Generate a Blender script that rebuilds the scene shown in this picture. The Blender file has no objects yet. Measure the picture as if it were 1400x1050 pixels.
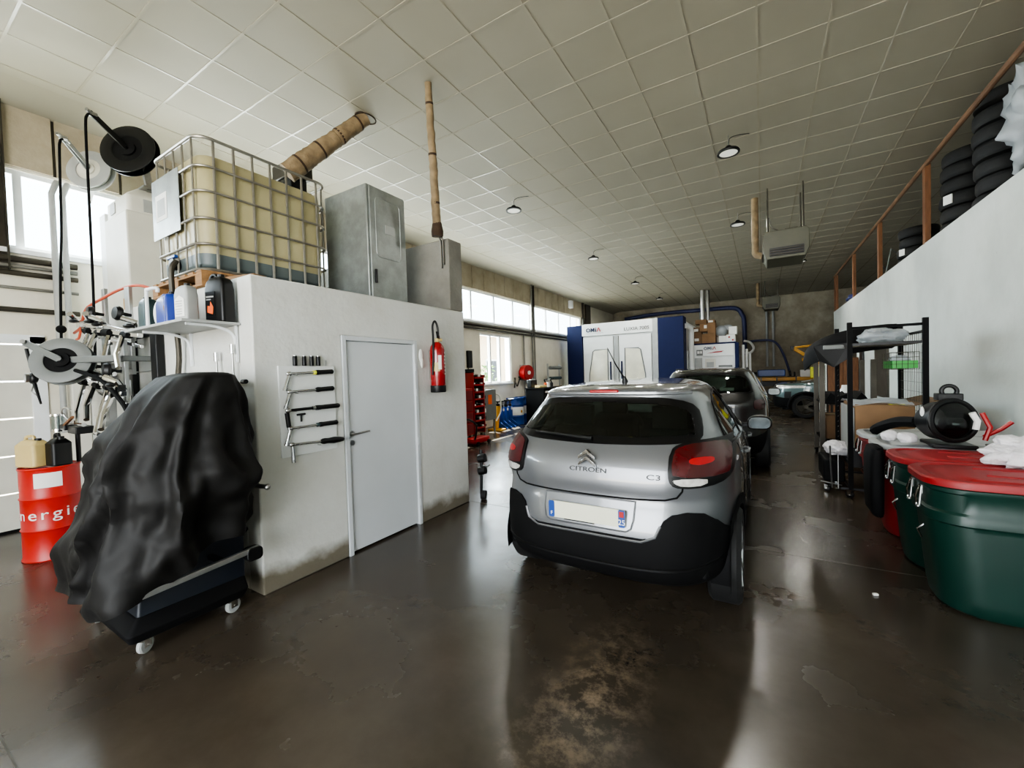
import bpy, bmesh, math, random
from mathutils import Vector, Matrix, noise
from mathutils.bvhtree import BVHTree
random.seed(7)
PI = math.pi
C = bpy.context.scene.collection
OFF = {}

# ------------------------------------------------------------------ materials
def nt(name):
    m = bpy.data.materials.new(name); m.use_nodes = True
    n = m.node_tree; b = n.nodes['Principled BSDF']
    return m, n, b
def lin(c):
    return tuple(((x/255.0)/12.92 if x/255.0 <= .04045 else ((x/255.0+.055)/1.055)**2.4) for x in c) + (1,)
def pm(name, col, rough=.5, metal=0., var=.12, scale=6., bump=.0, bscale=None, coat=0., spec=.5, em=0., stretch=None):
    """procedural surface: colour varied by noise, optional bump"""
    m, n, b = nt(name)
    L = n.links; c = lin(col)
    tc = n.nodes.new('ShaderNodeTexCoord'); mp = n.nodes.new('ShaderNodeMapping')
    L.new(tc.outputs['Object'], mp.inputs[0])
    if stretch: mp.inputs['Scale'].default_value = stretch
    nz = n.nodes.new('ShaderNodeTexNoise'); nz.inputs['Scale'].default_value = scale; nz.inputs['Detail'].default_value = 5
    L.new(mp.outputs[0], nz.inputs[0])
    r = n.nodes.new('ShaderNodeValToRGB')
    r.color_ramp.elements[0].position = .3; r.color_ramp.elements[1].position = .7
    r.color_ramp.elements[0].color = tuple(x*(1-var) for x in c[:3])+(1,)
    r.color_ramp.elements[1].color = tuple(min(1, x*(1+var)) for x in c[:3])+(1,)
    L.new(nz.outputs[0], r.inputs[0]); L.new(r.outputs[0], b.inputs['Base Color'])
    b.inputs['Roughness'].default_value = rough; b.inputs['Metallic'].default_value = metal
    b.inputs['Specular IOR Level'].default_value = spec
    if coat: b.inputs['Coat Weight'].default_value = coat; b.inputs['Coat Roughness'].default_value = .04
    if em:
        L.new(r.outputs[0], b.inputs['Emission Color']); b.inputs['Emission Strength'].default_value = em
    if bump:
        bp = n.nodes.new('ShaderNodeBump'); bp.inputs['Strength'].default_value = bump; bp.inputs['Distance'].default_value = .02
        n2 = n.nodes.new('ShaderNodeTexNoise'); n2.inputs['Scale'].default_value = bscale or scale*3; n2.inputs['Detail'].default_value = 6
        L.new(mp.outputs[0], n2.inputs[0]); L.new(n2.outputs[0], bp.inputs['Height']); L.new(bp.outputs[0], b.inputs['Normal'])
    return m
def glass(name, tint, rough=.02, trans=.8, spec=.6):
    m, n, b = nt(name); L = n.links
    out = n.nodes['Material Output']; n.nodes.remove(b)
    t = n.nodes.new('ShaderNodeBsdfTransparent'); t.inputs[0].default_value = tuple(x*trans for x in lin(tint)[:3])+(1,)
    g = n.nodes.new('ShaderNodeBsdfGlossy'); g.inputs['Roughness'].default_value = rough; g.inputs[0].default_value = (1, 1, 1, 1)
    f = n.nodes.new("ShaderNodeFresnel"); ge = n.nodes.new("ShaderNodeNewGeometry"); io = n.nodes.new("ShaderNodeMath"); io.operation = "MULTIPLY_ADD"; io.inputs[1].default_value = 1/1.45-1.45; io.inputs[2].default_value = 1.45; L.new(ge.outputs["Backfacing"], io.inputs[0]); L.new(io.outputs[0], f.inputs[0])
    x = n.nodes.new('ShaderNodeMixShader')
    L.new(f.outputs[0], x.inputs[0]); L.new(t.outputs[0], x.inputs[1]); L.new(g.outputs[0], x.inputs[2]); L.new(x.outputs[0], out.inputs[0])
    return m
def film(name, col, alpha=.35, rough=.3):
    """thin translucent plastic"""
    m, n, b = nt(name); L = n.links
    out = n.nodes['Material Output']
    t = n.nodes.new('ShaderNodeBsdfTransparent'); x = n.nodes.new('ShaderNodeMixShader'); x.inputs[0].default_value = alpha
    b.inputs['Base Color'].default_value = lin(col); b.inputs['Roughness'].default_value = rough
    nz = n.nodes.new('ShaderNodeTexNoise'); nz.inputs['Scale'].default_value = 9; nz.inputs['Detail'].default_value = 4
    bp = n.nodes.new('ShaderNodeBump'); bp.inputs['Strength'].default_value = .5; L.new(nz.outputs[0], bp.inputs['Height']); L.new(bp.outputs[0], b.inputs['Normal'])
    L.new(t.outputs[0], x.inputs[1]); L.new(b.outputs[0], x.inputs[2]); L.new(x.outputs[0], out.inputs[0])
    return m
def worn(name, base, stain, rough=.7, scale=1.5, lo=.45, hi=.72, bump=.25, spots=True, zstain=None, metal=0):
    """painted masonry with patches, scuffs and pits"""
    m, n, b = nt(name); L = n.links
    tc = n.nodes.new('ShaderNodeTexCoord')
    nz = n.nodes.new('ShaderNodeTexNoise'); nz.inputs['Scale'].default_value = scale; nz.inputs['Detail'].default_value = 9; nz.inputs['Roughness'].default_value = .62
    L.new(tc.outputs['Object'], nz.inputs[0])
    r = n.nodes.new('ShaderNodeValToRGB'); r.color_ramp.elements[0].position = lo; r.color_ramp.elements[1].position = hi
    r.color_ramp.elements[0].color = lin(base); r.color_ramp.elements[1].color = lin(stain)
    L.new(nz.outputs[0], r.inputs[0]); col = r.outputs[0]
    if spots:
        n3 = n.nodes.new('ShaderNodeTexNoise'); n3.inputs['Scale'].default_value = 7; n3.inputs['Detail'].default_value = 10; n3.inputs['Roughness'].default_value = .75
        L.new(tc.outputs['Object'], n3.inputs[0])
        r3 = n.nodes.new('ShaderNodeValToRGB'); r3.color_ramp.elements[0].position = .66; r3.color_ramp.elements[1].position = .74
        r3.color_ramp.elements[0].color = (1, 1, 1, 1); r3.color_ramp.elements[1].color = (.35, .32, .27, 1)
        L.new(n3.outputs[0], r3.inputs[0])
        mx = n.nodes.new('ShaderNodeMix'); mx.data_type = 'RGBA'; mx.blend_type = 'MULTIPLY'; mx.inputs[0].default_value = .8
        L.new(col, mx.inputs[6]); L.new(r3.outputs[0], mx.inputs[7]); col = mx.outputs[2]
    if zstain:
        sp = n.nodes.new('ShaderNodeSeparateXYZ'); L.new(tc.outputs['Object'], sp.inputs[0])
        ad = n.nodes.new('ShaderNodeMath'); ad.operation = 'MULTIPLY_ADD'; ad.inputs[1].default_value = -.5; L.new(nz.outputs[0], ad.inputs[0]); L.new(sp.outputs[2], ad.inputs[2])
        rr = n.nodes.new('ShaderNodeValToRGB'); rr.color_ramp.elements[0].position = 0; rr.color_ramp.elements[1].position = .12
        a2 = n.nodes.new('ShaderNodeMath'); a2.operation = 'ADD'; a2.inputs[1].default_value = zstain[0]; L.new(ad.outputs[0], a2.inputs[0])
        rr.color_ramp.elements[0].color = lin(zstain[1]); rr.color_ramp.elements[1].color = (1, 1, 1, 1)
        L.new(a2.outputs[0], rr.inputs[0])
        mx = n.nodes.new('ShaderNodeMix'); mx.data_type = 'RGBA'; mx.blend_type = 'MULTIPLY'; mx.inputs[0].default_value = 1
        L.new(col, mx.inputs[6]); L.new(rr.outputs[0], mx.inputs[7]); col = mx.outputs[2]
    L.new(col, b.inputs['Base Color']); b.inputs['Roughness'].default_value = rough; b.inputs['Metallic'].default_value = metal
    bp = n.nodes.new('ShaderNodeBump'); bp.inputs['Strength'].default_value = bump; bp.inputs['Distance'].default_value = .02
    n2 = n.nodes.new('ShaderNodeTexNoise'); n2.inputs['Scale'].default_value = 22; n2.inputs['Detail'].default_value = 8
    L.new(tc.outputs['Object'], n2.inputs[0]); L.new(n2.outputs[0], bp.inputs['Height']); L.new(bp.outputs[0], b.inputs['Normal'])
    return m

M = {}
M['white'] = pm('white_paint', (214, 216, 214), .45, var=.05)
M['frame_white'] = pm('white_frame', (225, 228, 230), .4, var=.04)
M['offwhite'] = pm('off_white', (205, 203, 192), .5, var=.07, scale=3)
M['door'] = pm('door_paint', (196, 200, 203), .38, var=.04, scale=2, bump=.02)
M['steel'] = pm('brushed_steel', (170, 170, 168), .3, 1., var=.1, scale=20)
M['chrome'] = pm('chrome', (215, 215, 215), .1, 1., var=.02)
M['alu'] = pm('aluminium', (185, 187, 186), .35, .9, var=.08, scale=15)
M['galv'] = worn('galvanised', (152, 157, 154), (134, 138, 135), .42, 5, .4, .6, .05, False, metal=.55)
M['dark_steel'] = pm('dark_steel', (70, 66, 58), .45, .6, var=.2)
M['cage'] = pm('cage_tube', (150, 146, 138), .35, .85, var=.12, scale=12)
M['black'] = pm('black_plastic', (8, 8, 9), .42, spec=.4, var=.2, scale=12)
M['blackm'] = pm('black_matte', (8, 8, 9), .72, spec=.18, var=.2, scale=12)
M['satin_black'] = pm('satin_black', (7, 7, 8), .38, spec=.35, var=.1)
M['grey'] = pm('grey_paint', (105, 108, 106), .5, var=.1)
M['grey_light'] = pm('light_grey', (158, 160, 158), .5, var=.08)
M['cover'] = pm('black_cover_cloth', (15, 14, 13), .62, var=.22, scale=3, bump=.35, bscale=5, spec=.3)
M['navy_panel'] = pm('navy_panel', (22, 28, 38), .4, var=.1)
M['red'] = pm('red_paint', (150, 18, 20), .35, var=.1, scale=4)
M['drum_red'] = pm('drum_red', (176, 26, 20), .38, var=.08, scale=4)
M['ext_red'] = pm('extinguisher_red', (140, 12, 18), .22, var=.05, coat=.6)
M['bin_red'] = pm('bin_red', (110, 14, 16), .5, var=.12, scale=3, bump=.08)
M['lid_red'] = pm('lid_red', (136, 22, 26), .5, var=.14, scale=4, bump=.12)
M['bin_green'] = pm('bin_green', (9, 44, 36), .42, var=.14, scale=2, bump=.06)
M['blue'] = pm('blue_paint', (24, 62, 130), .35, var=.1)
M['jug_blue'] = pm('jug_blue', (36, 58, 140), .3, var=.08)
M['teal_dark'] = pm('dark_teal', (38, 62, 66), .35, var=.1)
M['navy'] = pm('navy_booth', (14, 25, 64), .6, spec=.2, var=.06)
M['booth_white'] = pm('booth_white', (220, 222, 220), .38, var=.03)
M['yellow'] = pm('yellow_paint', (190, 136, 24), .4, var=.1)
M['yellow_green'] = pm('yellow_green', (214, 214, 60), .5, var=.1)
M['green'] = pm('green_plastic', (40, 150, 50), .4, var=.1)
M['orange'] = pm('orange', (220, 96, 40), .5, var=.1)
M['tan'] = pm('tan_plastic', (198, 176, 118), .45, var=.1, scale=4)
M['ibc_milk'] = None
M['cardboard'] = pm('cardboard', (132, 102, 72), .8, var=.12, scale=5)
M['cardboard2'] = pm('cardboard_dark', (112, 86, 60), .8, var=.12, scale=5)
M['paper'] = pm('paper', (226, 226, 222), .7, var=.03)
M['wood'] = pm('pallet_wood', (142, 106, 68), .75, var=.22, scale=5, stretch=(1, 6, 8), bump=.15)
M['rail_wood'] = pm('rail_wood', (112, 74, 46), .7, var=.25, scale=5, stretch=(6, 6, 1))
M['rail_bar'] = pm('handrail_wood', (112, 84, 62), .6, var=.25, scale=3)
M['tyre'] = pm('tyre_rubber', (10, 10, 10), .72, var=.15, scale=20, bump=.1, bscale=60)
M['bag_white'] = pm('white_bag', (214, 210, 212), .5, var=.14, scale=14, bump=1., bscale=22)
M['film'] = film('clear_film', (190, 196, 200), .55, .25)
M['film2'] = film('grey_film', (170, 176, 180), .7, .3)
M['lagging'] = pm('pipe_lagging', (126, 108, 82), .8, var=.3, scale=9, bump=.5, bscale=18)
M['lagging_dark'] = pm('burnt_lagging', (58, 42, 28), .85, var=.4, scale=12, bump=.5)
M['heater'] = pm('heater_grey', (74, 74, 60), .5, var=.1)
M['cable_red'] = pm('red_cable', (190, 84, 58), .5)
M['hose_blue'] = pm('blue_hose', (44, 50, 92), .5)
M['mirror_dark'] = pm('dark_mirror', (46, 50, 52), .12, 1., var=.3, scale=14)  # dark tone painted in for the car flank the mirror would reflect
M['glass'] = glass('window_glass', (240, 246, 248), .01, .97)
M['car_glass'] = glass('tinted_glass', (196, 206, 200), .02, .85)
M['jar_glass'] = glass('jar_glass', (215, 222, 222), .05, .9)
M['lens'] = pm('lamp_lens', (236, 236, 226), .25, var=.02, em=.4)
M['booth_window_glow'] = pm('booth_window_glow', (206, 204, 186), .15, var=.10, scale=2.5, em=.12)  # opaque cream pane; faint glow painted in for the lit booth interior
M['plate'] = pm('number_plate', (205, 205, 186), .35, var=.02)
M['lamp_red'] = pm('lamp_red', (60, 1, 5), .25, var=.3, scale=8, coat=.2)
M['lamp_red_bright'] = pm('lamp_red_bright', (150, 3, 10), .3, var=.05)
M['lamp_clear'] = pm('lamp_clear', (200, 196, 192), .12, .3, var=.2, scale=30, coat=1)
M['fabric_dark'] = pm('seat_fabric', (34, 34, 36), .9, var=.15)
M['wheel_cover'] = pm('wheel_cover', (152, 154, 156), .3, .7, var=.05)
M['skin_yellow'] = pm('yellow_cloth', (196, 204, 60), .8)
M['plant'] = pm('plant_green', (70, 110, 40), .6, var=.3)
M['house_wall'] = pm('house_wall', (214, 196, 170), .8, var=.05)
M['house_roof'] = pm('house_roof', (168, 122, 104), .8, var=.1)
M['outside'] = pm('outside_ground', (150, 146, 136), .9, var=.1)

def milk():
    m, n, b = nt('milky_tank'); L = n.links
    tc = n.nodes.new('ShaderNodeTexCoord'); sp = n.nodes.new('ShaderNodeSeparateXYZ'); L.new(tc.outputs['Object'], sp.inputs[0])
    nz = n.nodes.new('ShaderNodeTexNoise'); nz.inputs['Scale'].default_value = 2.5; nz.inputs['Detail'].default_value = 4; L.new(tc.outputs['Object'], nz.inputs[0])
    r = n.nodes.new('ShaderNodeValToRGB'); r.color_ramp.elements[0].color = lin((188, 178, 138)); r.color_ramp.elements[1].color = lin((156, 148, 112))
    L.new(nz.outputs[0], r.inputs[0])
    # liquid level seen through the wall: darker, bluer below it
    g = n.nodes.new('ShaderNodeMath'); g.operation = 'GREATER_THAN'; g.inputs[1].default_value = .30; L.new(sp.outputs[2], g.inputs[0])
    mx = n.nodes.new('ShaderNodeMix'); mx.data_type = 'RGBA'; L.new(g.outputs[0], mx.inputs[0]); mx.inputs[6].default_value = lin((84, 94, 96)); L.new(r.outputs[0], mx.inputs[7])
    L.new(mx.outputs[2], b.inputs['Base Color']); b.inputs['Roughness'].default_value = .4
    b.inputs['Transmission Weight'].default_value = .12
    return m
M['ibc_milk'] = milk()

def paint(name, col, metal=.55, rough=.32, inside=(14, 14, 15), coat=1.):
    """car paint: metallic flake outside, dark trim on the inner side of the shell"""
    m, n, b = nt(name); L = n.links
    out = n.nodes['Material Output']
    tc = n.nodes.new('ShaderNodeTexCoord'); nz = n.nodes.new('ShaderNodeTexNoise'); nz.inputs['Scale'].default_value = 900
    L.new(tc.outputs['Object'], nz.inputs[0])
    r = n.nodes.new('ShaderNodeValToRGB'); c = lin(col)
    r.color_ramp.elements[0].color = tuple(x*.85 for x in c[:3])+(1,); r.color_ramp.elements[1].color = tuple(min(1, x*1.15) for x in c[:3])+(1,)
    L.new(nz.outputs[0], r.inputs[0]); L.new(r.outputs[0], b.inputs['Base Color'])
    b.inputs['Metallic'].default_value = metal; b.inputs['Roughness'].default_value = rough
    b.inputs['Coat Weight'].default_value = coat; b.inputs['Coat Roughness'].default_value = .03
    d = n.nodes.new('ShaderNodeBsdfDiffuse'); d.inputs[0].default_value = lin(inside)
    geo = n.nodes.new('ShaderNodeNewGeometry'); x = n.nodes.new('ShaderNodeMixShader')
    L.new(geo.outputs['Backfacing'], x.inputs[0]); L.new(b.outputs[0], x.inputs[1]); L.new(d.outputs[0], x.inputs[2]); L.new(x.outputs[0], out.inputs[0])
    return m
M['silver'] = paint('silver_car_paint', (112, 114, 117))
M['dkgrey'] = paint('dark_car_paint', (22, 22, 20), .25, .4)
M['teal_car'] = paint('grey_green_car_paint', (74, 92, 92), .4, .38)

# ------------------------------------------------------------------ mesh builder
class MB:
    def __init__(s): s.bm = bmesh.new()
    def _m(s, verts, mat):
        bmesh.ops.transform(s.bm, matrix=mat, verts=verts)
    def boxb(s, x0, x1, y0, y1, z0, z1, rot=None):
        r = bmesh.ops.create_cube(s.bm, size=1)
        mt = Matrix.Translation(((x0+x1)/2, (y0+y1)/2, (z0+z1)/2))
        if rot is not None: mt = mt @ rot
        s._m(r['verts'], mt @ Matrix.Diagonal((x1-x0, y1-y0, z1-z0, 1))); return s
    def box(s, c, d, rot=None):
        return s.boxb(c[0]-d[0]/2, c[0]+d[0]/2, c[1]-d[1]/2, c[1]+d[1]/2, c[2]-d[2]/2, c[2]+d[2]/2, rot)
    def bar(s, a, b, w, h):
        """rectangular bar between two points"""
        a, b = Vector(a), Vector(b); d = b-a
        q = d.to_track_quat('Z', 'Y').to_matrix().to_4x4()
        r = bmesh.ops.create_cube(s.bm, size=1)
        s._m(r['verts'], Matrix.Translation((a+b)/2) @ q @ Matrix.Diagonal((w, h, d.length, 1))); return s
    def cyl(s, a, b, r, seg=20, r2=None, cap=True):
        a, b = Vector(a), Vector(b); d = b-a
        q = d.to_track_quat('Z', 'Y').to_matrix().to_4x4()
        o = bmesh.ops.create_cone(s.bm, cap_ends=cap, segments=seg, radius1=r, radius2=r if r2 is None else r2, depth=d.length)
        s._m(o['verts'], Matrix.Translation((a+b)/2) @ q); return s
    def sph(s, c, r, sc=(1, 1, 1), u=20, v=12, rot=None):
        o = bmesh.ops.create_uvsphere(s.bm, u_segments=u, v_segments=v, radius=r)
        mt = Matrix.Translation(c)
        if rot is not None: mt = mt @ rot
        s._m(o['verts'], mt @ Matrix.Diagonal((sc[0], sc[1], sc[2], 1))); return s
    def tube(s, pts, r, seg=10, closed=False, cap=True):
        P = [Vector(p) for p in pts]; n = len(P); rs = r if isinstance(r, (list, tuple)) else [r]*n
        rings = []; up = None
        for i in range(n):
            if closed: t = (P[(i+1) % n]-P[i-1]).normalized()
            else: t = (P[min(i+1, n-1)]-P[max(i-1, 0)]).normalized()
            if up is None:
                up = Vector((0, 0, 1)) if abs(t.z) < .9 else Vector((1, 0, 0))
            x = up-t*up.dot(t)
            if x.length < 1e-6: x = t.orthogonal()
            x.normalize(); up = x; y = t.cross(x)
            rings.append([s.bm.verts.new(P[i]+(x*math.cos(2*PI*k/seg)+y*math.sin(2*PI*k/seg))*rs[i]) for k in range(seg)])
        m = n if closed else n-1
        for i in range(m):
            a, b = rings[i], rings[(i+1) % n]
            for k in range(seg):
                s.bm.faces.new((a[k], a[(k+1) % seg], b[(k+1) % seg], b[k]))
        if not closed and cap:
            s.bm.faces.new(list(reversed(rings[0]))); s.bm.faces.new(rings[-1])
        return s
    def torus(s, c, R, r, axis=(0, 0, 1), seg=32, rs=10, sq=1.0):
        q = Vector(axis).to_track_quat('Z', 'Y').to_matrix().to_4x4(); mt = Matrix.Translation(c) @ q
        s.tube([mt @ Vector((R*math.cos(2*PI*k/seg), R*math.sin(2*PI*k/seg)*sq, 0)) for k in range(seg)], r, rs, True); return s
    def lathe(s, prof, c=(0, 0, 0), axis=(0, 0, 1), seg=32):
        q = Vector(axis).to_track_quat('Z', 'Y').to_matrix().to_4x4(); mt = Matrix.Translation(c) @ q
        rings = []
        for r, z in prof:
            if r < 1e-6: rings.append([s.bm.verts.new(mt @ Vector((0, 0, z)))])
            else: rings.append([s.bm.verts.new(mt @ Vector((r*math.cos(2*PI*k/seg), r*math.sin(2*PI*k/seg), z))) for k in range(seg)])
        for a, b in zip(rings, rings[1:]):
            for k in range(seg):
                k2 = (k+1) % seg
                if len(a) == 1 and len(b) == 1: continue
                if len(a) == 1: s.bm.faces.new((a[0], b[k2], b[k]))
                elif len(b) == 1: s.bm.faces.new((a[k], a[k2], b[0]))
                else: s.bm.faces.new((a[k], a[k2], b[k2], b[k]))
        return s
    def prism(s, pts, ax, a, b):
        """extrude a 2D outline along axis ax ('x','y','z') from a to b"""
        def v(p, t):
            return {'x': (t, p[0], p[1]), 'y': (p[0], t, p[1]), 'z': (p[0], p[1], t)}[ax]
        A = [s.bm.verts.new(v(p, a)) for p in pts]; B = [s.bm.verts.new(v(p, b)) for p in pts]
        n = len(pts)
        s.bm.faces.new(A); s.bm.faces.new(list(reversed(B)))
        for i in range(n): s.bm.faces.new((A[i], B[i], B[(i+1) % n], A[(i+1) % n]))
        return s
    def loft(s, rings, cap=True, closed=True):
        R = [[s.bm.verts.new(p) for p in r] for r in rings]
        for a, b in zip(R, R[1:]):
            n = len(a)
            for k in range(n if closed else n-1): s.bm.faces.new((a[k], a[(k+1) % n], b[(k+1) % n], b[k]))
        if cap and closed:
            s.bm.faces.new(list(reversed(R[0]))); s.bm.faces.new(R[-1])
        return s
    def xf(s, mat):
        bmesh.ops.transform(s.bm, matrix=mat, verts=s.bm.verts[:]); return s

def rr(x0, x1, y0, y1, r, n=6):
    """rounded rectangle outline, anticlockwise"""
    o = []
    for cx, cy, a in ((x1-r, y0+r, -PI/2), (x1-r, y1-r, 0), (x0+r, y1-r, PI/2), (x0+r, y0+r, PI)):
        for k in range(n+1):
            t = a+PI/2*k/n; o.append((cx+r*math.cos(t), cy+r*math.sin(t)))
    return o

def obj(name, b, mat, parent=None, bevel=0., smooth=35, sub=0, kind=None):
    bm = b.bm if isinstance(b, MB) else b
    bmesh.ops.recalc_face_normals(bm, faces=bm.faces[:])
    if parent is not None:
        rt = parent
        while rt.parent is not None: rt = rt.parent
        if rt.name in OFF:
            bmesh.ops.translate(bm, vec=-Vector(OFF[rt.name]), verts=bm.verts[:])
    me = bpy.data.meshes.new(name); bm.to_mesh(me); bm.free()
    if smooth:
        for p in me.polygons: p.use_smooth = True
        me.set_sharp_from_angle(angle=math.radians(smooth))
    me.materials.append(M[mat] if isinstance(mat, str) else mat)
    o = bpy.data.objects.new(name, me); C.objects.link(o)
    if parent is not None: o.parent = parent
    if bevel:
        md = o.modifiers.new('edge', 'BEVEL'); md.width = bevel; md.segments = 2; md.limit_method = 'ANGLE'; md.angle_limit = math.radians(40)
    if sub:
        md = o.modifiers.new('smooth', 'SUBSURF'); md.levels = sub; md.render_levels = sub
    if kind: o['kind'] = kind
    return o
def tag(o, label, cat, group=None):
    o['label'] = label; o['category'] = cat
    if group: o['group'] = group
    return o
def thing(name, label, cat, loc=(0, 0, 0), rz=0., group=None, world=False):
    """Empty at the base of a thing; world=True lets its parts be given in room coordinates"""
    o = bpy.data.objects.new(name, None); C.objects.link(o); o.empty_display_size = .1
    o.location = loc; o.rotation_euler = (0, 0, rz)
    if world: OFF[o.name] = tuple(loc)
    return tag(o, label, cat, group)
def struct(name, b, mat, **k):
    o = obj(name, b, mat, **k); o['kind'] = 'structure'; return o
def dup(root, loc, rz, label, group=None):
    r = root.copy(); C.objects.link(r); r.location = loc; r.rotation_euler = (0, 0, rz); r['label'] = label
    if group: r['group'] = group
    for ch in list(root.children):
        c = ch.copy(); C.objects.link(c); c.parent = r
        for g in list(ch.children):
            d = g.copy(); C.objects.link(d); d.parent = c
    return r
def text(name, body, size, mat, parent, loc, rot, depth=.002, sx=1., align='CENTER'):
    cu = bpy.data.curves.new(name, 'FONT'); cu.body = body; cu.size = size; cu.extrude = depth; cu.align_x = align; cu.align_y = 'CENTER'
    tmp = bpy.data.objects.new('tmp', cu); me = bpy.data.meshes.new_from_object(tmp); bpy.data.objects.remove(tmp)
    me.name = name; me.materials.clear(); me.materials.append(M[mat] if isinstance(mat, str) else mat)
    o = bpy.data.objects.new(name, me); C.objects.link(o); o.parent = parent
    rt = parent
    while rt.parent is not None: rt = rt.parent
    off = Vector(OFF.get(rt.name, (0, 0, 0)))
    o.location = Vector(loc)-off; o.rotation_euler = rot; o.scale = (sx, 1, 1)
    return o
def smooth_path(pts, n=8):
    """Catmull-Rom through points"""
    P = [Vector(p) for p in pts]; P = [P[0]*2-P[1]]+P+[P[-1]*2-P[-2]]; o = []
    for i in range(1, len(P)-2):
        for k in range(n):
            t = k/n; a, b, c, d = P[i-1], P[i], P[i+1], P[i+2]
            o.append(.5*((2*b)+(c-a)*t+(2*a-5*b+4*c-d)*t*t+(-a+3*b-3*c+d)*t**3))
    o.append(P[-2]); return o
# ------------------------------------------------------------------ the room
XL, XR, YB, YF, CZ = -7.33, 6.0, 23.5, -4.5, 4.97
BXJ = -7.33
def floor_mat():
    m, n, b = nt('polished_concrete'); L = n.links
    tc = n.nodes.new('ShaderNodeTexCoord')
    def noise_(s, d, rgh=.6):
        z = n.nodes.new('ShaderNodeTexNoise'); z.inputs['Scale'].default_value = s; z.inputs['Detail'].default_value = d; z.inputs['Roughness'].default_value = rgh
        L.new(tc.outputs['Object'], z.inputs[0]); return z.outputs[0]
    def ramp(src, a, ca, bb, cb):
        r = n.nodes.new('ShaderNodeValToRGB'); r.color_ramp.elements[0].position = a; r.color_ramp.elements[1].position = bb
        r.color_ramp.elements[0].color = ca; r.color_ramp.elements[1].color = cb; L.new(src, r.inputs[0]); return r.outputs[0]
    def mix(t, f, a, bq):
        x = n.nodes.new('ShaderNodeMix'); x.data_type = 'RGBA'; x.blend_type = t
        if isinstance(f, float): x.inputs[0].default_value = f
        else: L.new(f, x.inputs[0])
        for i, q in ((6, a), (7, bq)):
            if isinstance(q, tuple): x.inputs[i].default_value = q
            else: L.new(q, x.inputs[i])
        return x.outputs[2]
    big = ramp(noise_(.45, 6), .32, lin((43, 38, 32)), .7, lin((80, 72, 62)))
    mid = ramp(noise_(2.6, 9, .68), .33, (.84, .82, .80, 1), .7, (1.1, 1.09, 1.07, 1))
    c = mix('MULTIPLY', 1., big, mid)
    # bare, scraped patch behind the silver car
    sp = n.nodes.new('ShaderNodeVectorMath'); sp.operation = 'DISTANCE'
    mp = n.nodes.new('ShaderNodeMapping'); mp.inputs['Location'].default_value = (.78, -1.95, 0); mp.inputs['Rotation'].default_value = (0, 0, 0)
    L.new(tc.outputs['Object'], mp.inputs[0]); mp2 = n.nodes.new('ShaderNodeMapping'); mp2.inputs['Scale'].default_value = (2.6, 1.0, 1); mp2.inputs['Rotation'].default_value = (0, 0, -.55)
    L.new(mp.outputs[0], mp2.inputs[0]); L.new(mp2.outputs[0], sp.inputs[0]); sp.inputs[1].default_value = (0, 0, 0)
    dn = n.nodes.new('ShaderNodeMath'); dn.operation = 'MULTIPLY_ADD'; dn.inputs[1].default_value = -1.1; dn.inputs[2].default_value = .95
    L.new(sp.outputs['Value'], dn.inputs[0])
    md = n.nodes.new('ShaderNodeMath'); md.operation = 'MULTIPLY'; L.new(dn.outputs[0], md.inputs[0]); L.new(ramp(noise_(9, 10, .75), .46, (0, 0, 0, 1), .62, (1, 1, 1, 1)), md.inputs[1]); md.use_clamp = True
    c = mix('MIX', md.outputs[0], c, lin((128, 112, 94)))
    L.new(c, b.inputs['Base Color'])
    rr_ = ramp(noise_(1.1, 6, .55), .3, (.19, .19, .19, 1), .75, (.33, .33, .33, 1)); L.new(rr_, b.inputs['Roughness'])
    b.inputs['Specular IOR Level'].default_value = .6
    bp = n.nodes.new('ShaderNodeBump'); bp.inputs['Strength'].default_value = .12; bp.inputs['Distance'].default_value = .01
    L.new(noise_(5, 8, .6), bp.inputs['Height']); L.new(bp.outputs[0], b.inputs['Normal'])
    return m
M['floor'] = floor_mat()
M['wall_cream'] = worn('cream_masonry', (226, 222, 208), (204, 198, 182), .8, 1.1, .4, .75, .2, False)
M['wall_booth'] = worn('painted_block', (206, 207, 203), (182, 180, 170), .62, .9, .42, .8, .22, True, (.16, (140, 132, 118)))
M['wall_right'] = worn('painted_block_right', (200, 205, 200), (172, 178, 172), .6, .8, .4, .8, .15, True)
M['concrete'] = worn('bare_concrete', (128, 126, 118), (96, 92, 84), .8, 2.2, .35, .75, .35, True)
M['back_concrete'] = worn('back_wall_concrete', (134, 126, 110), (176, 168, 150), .85, 1.2, .45, .72, .4, True)
M['panel'] = worn('upper_panel', (168, 158, 138), (140, 130, 110), .75, 2., .4, .75, .15, False)
M['ceiling'] = pm('ceiling_tile', (148, 143, 128), .62, var=.05, scale=.8, bump=.03, bscale=3)
M['tbar'] = pm('ceiling_tbar', (162, 157, 142), .25, var=.03)
M['conduit'] = pm('conduit', (120, 118, 112), .45, .3, var=.2)

struct('floor', MB().boxb(XL-.2, XR+.2, YF-.2, YB+.2, -.15, 0), 'floor', smooth=0)
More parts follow.
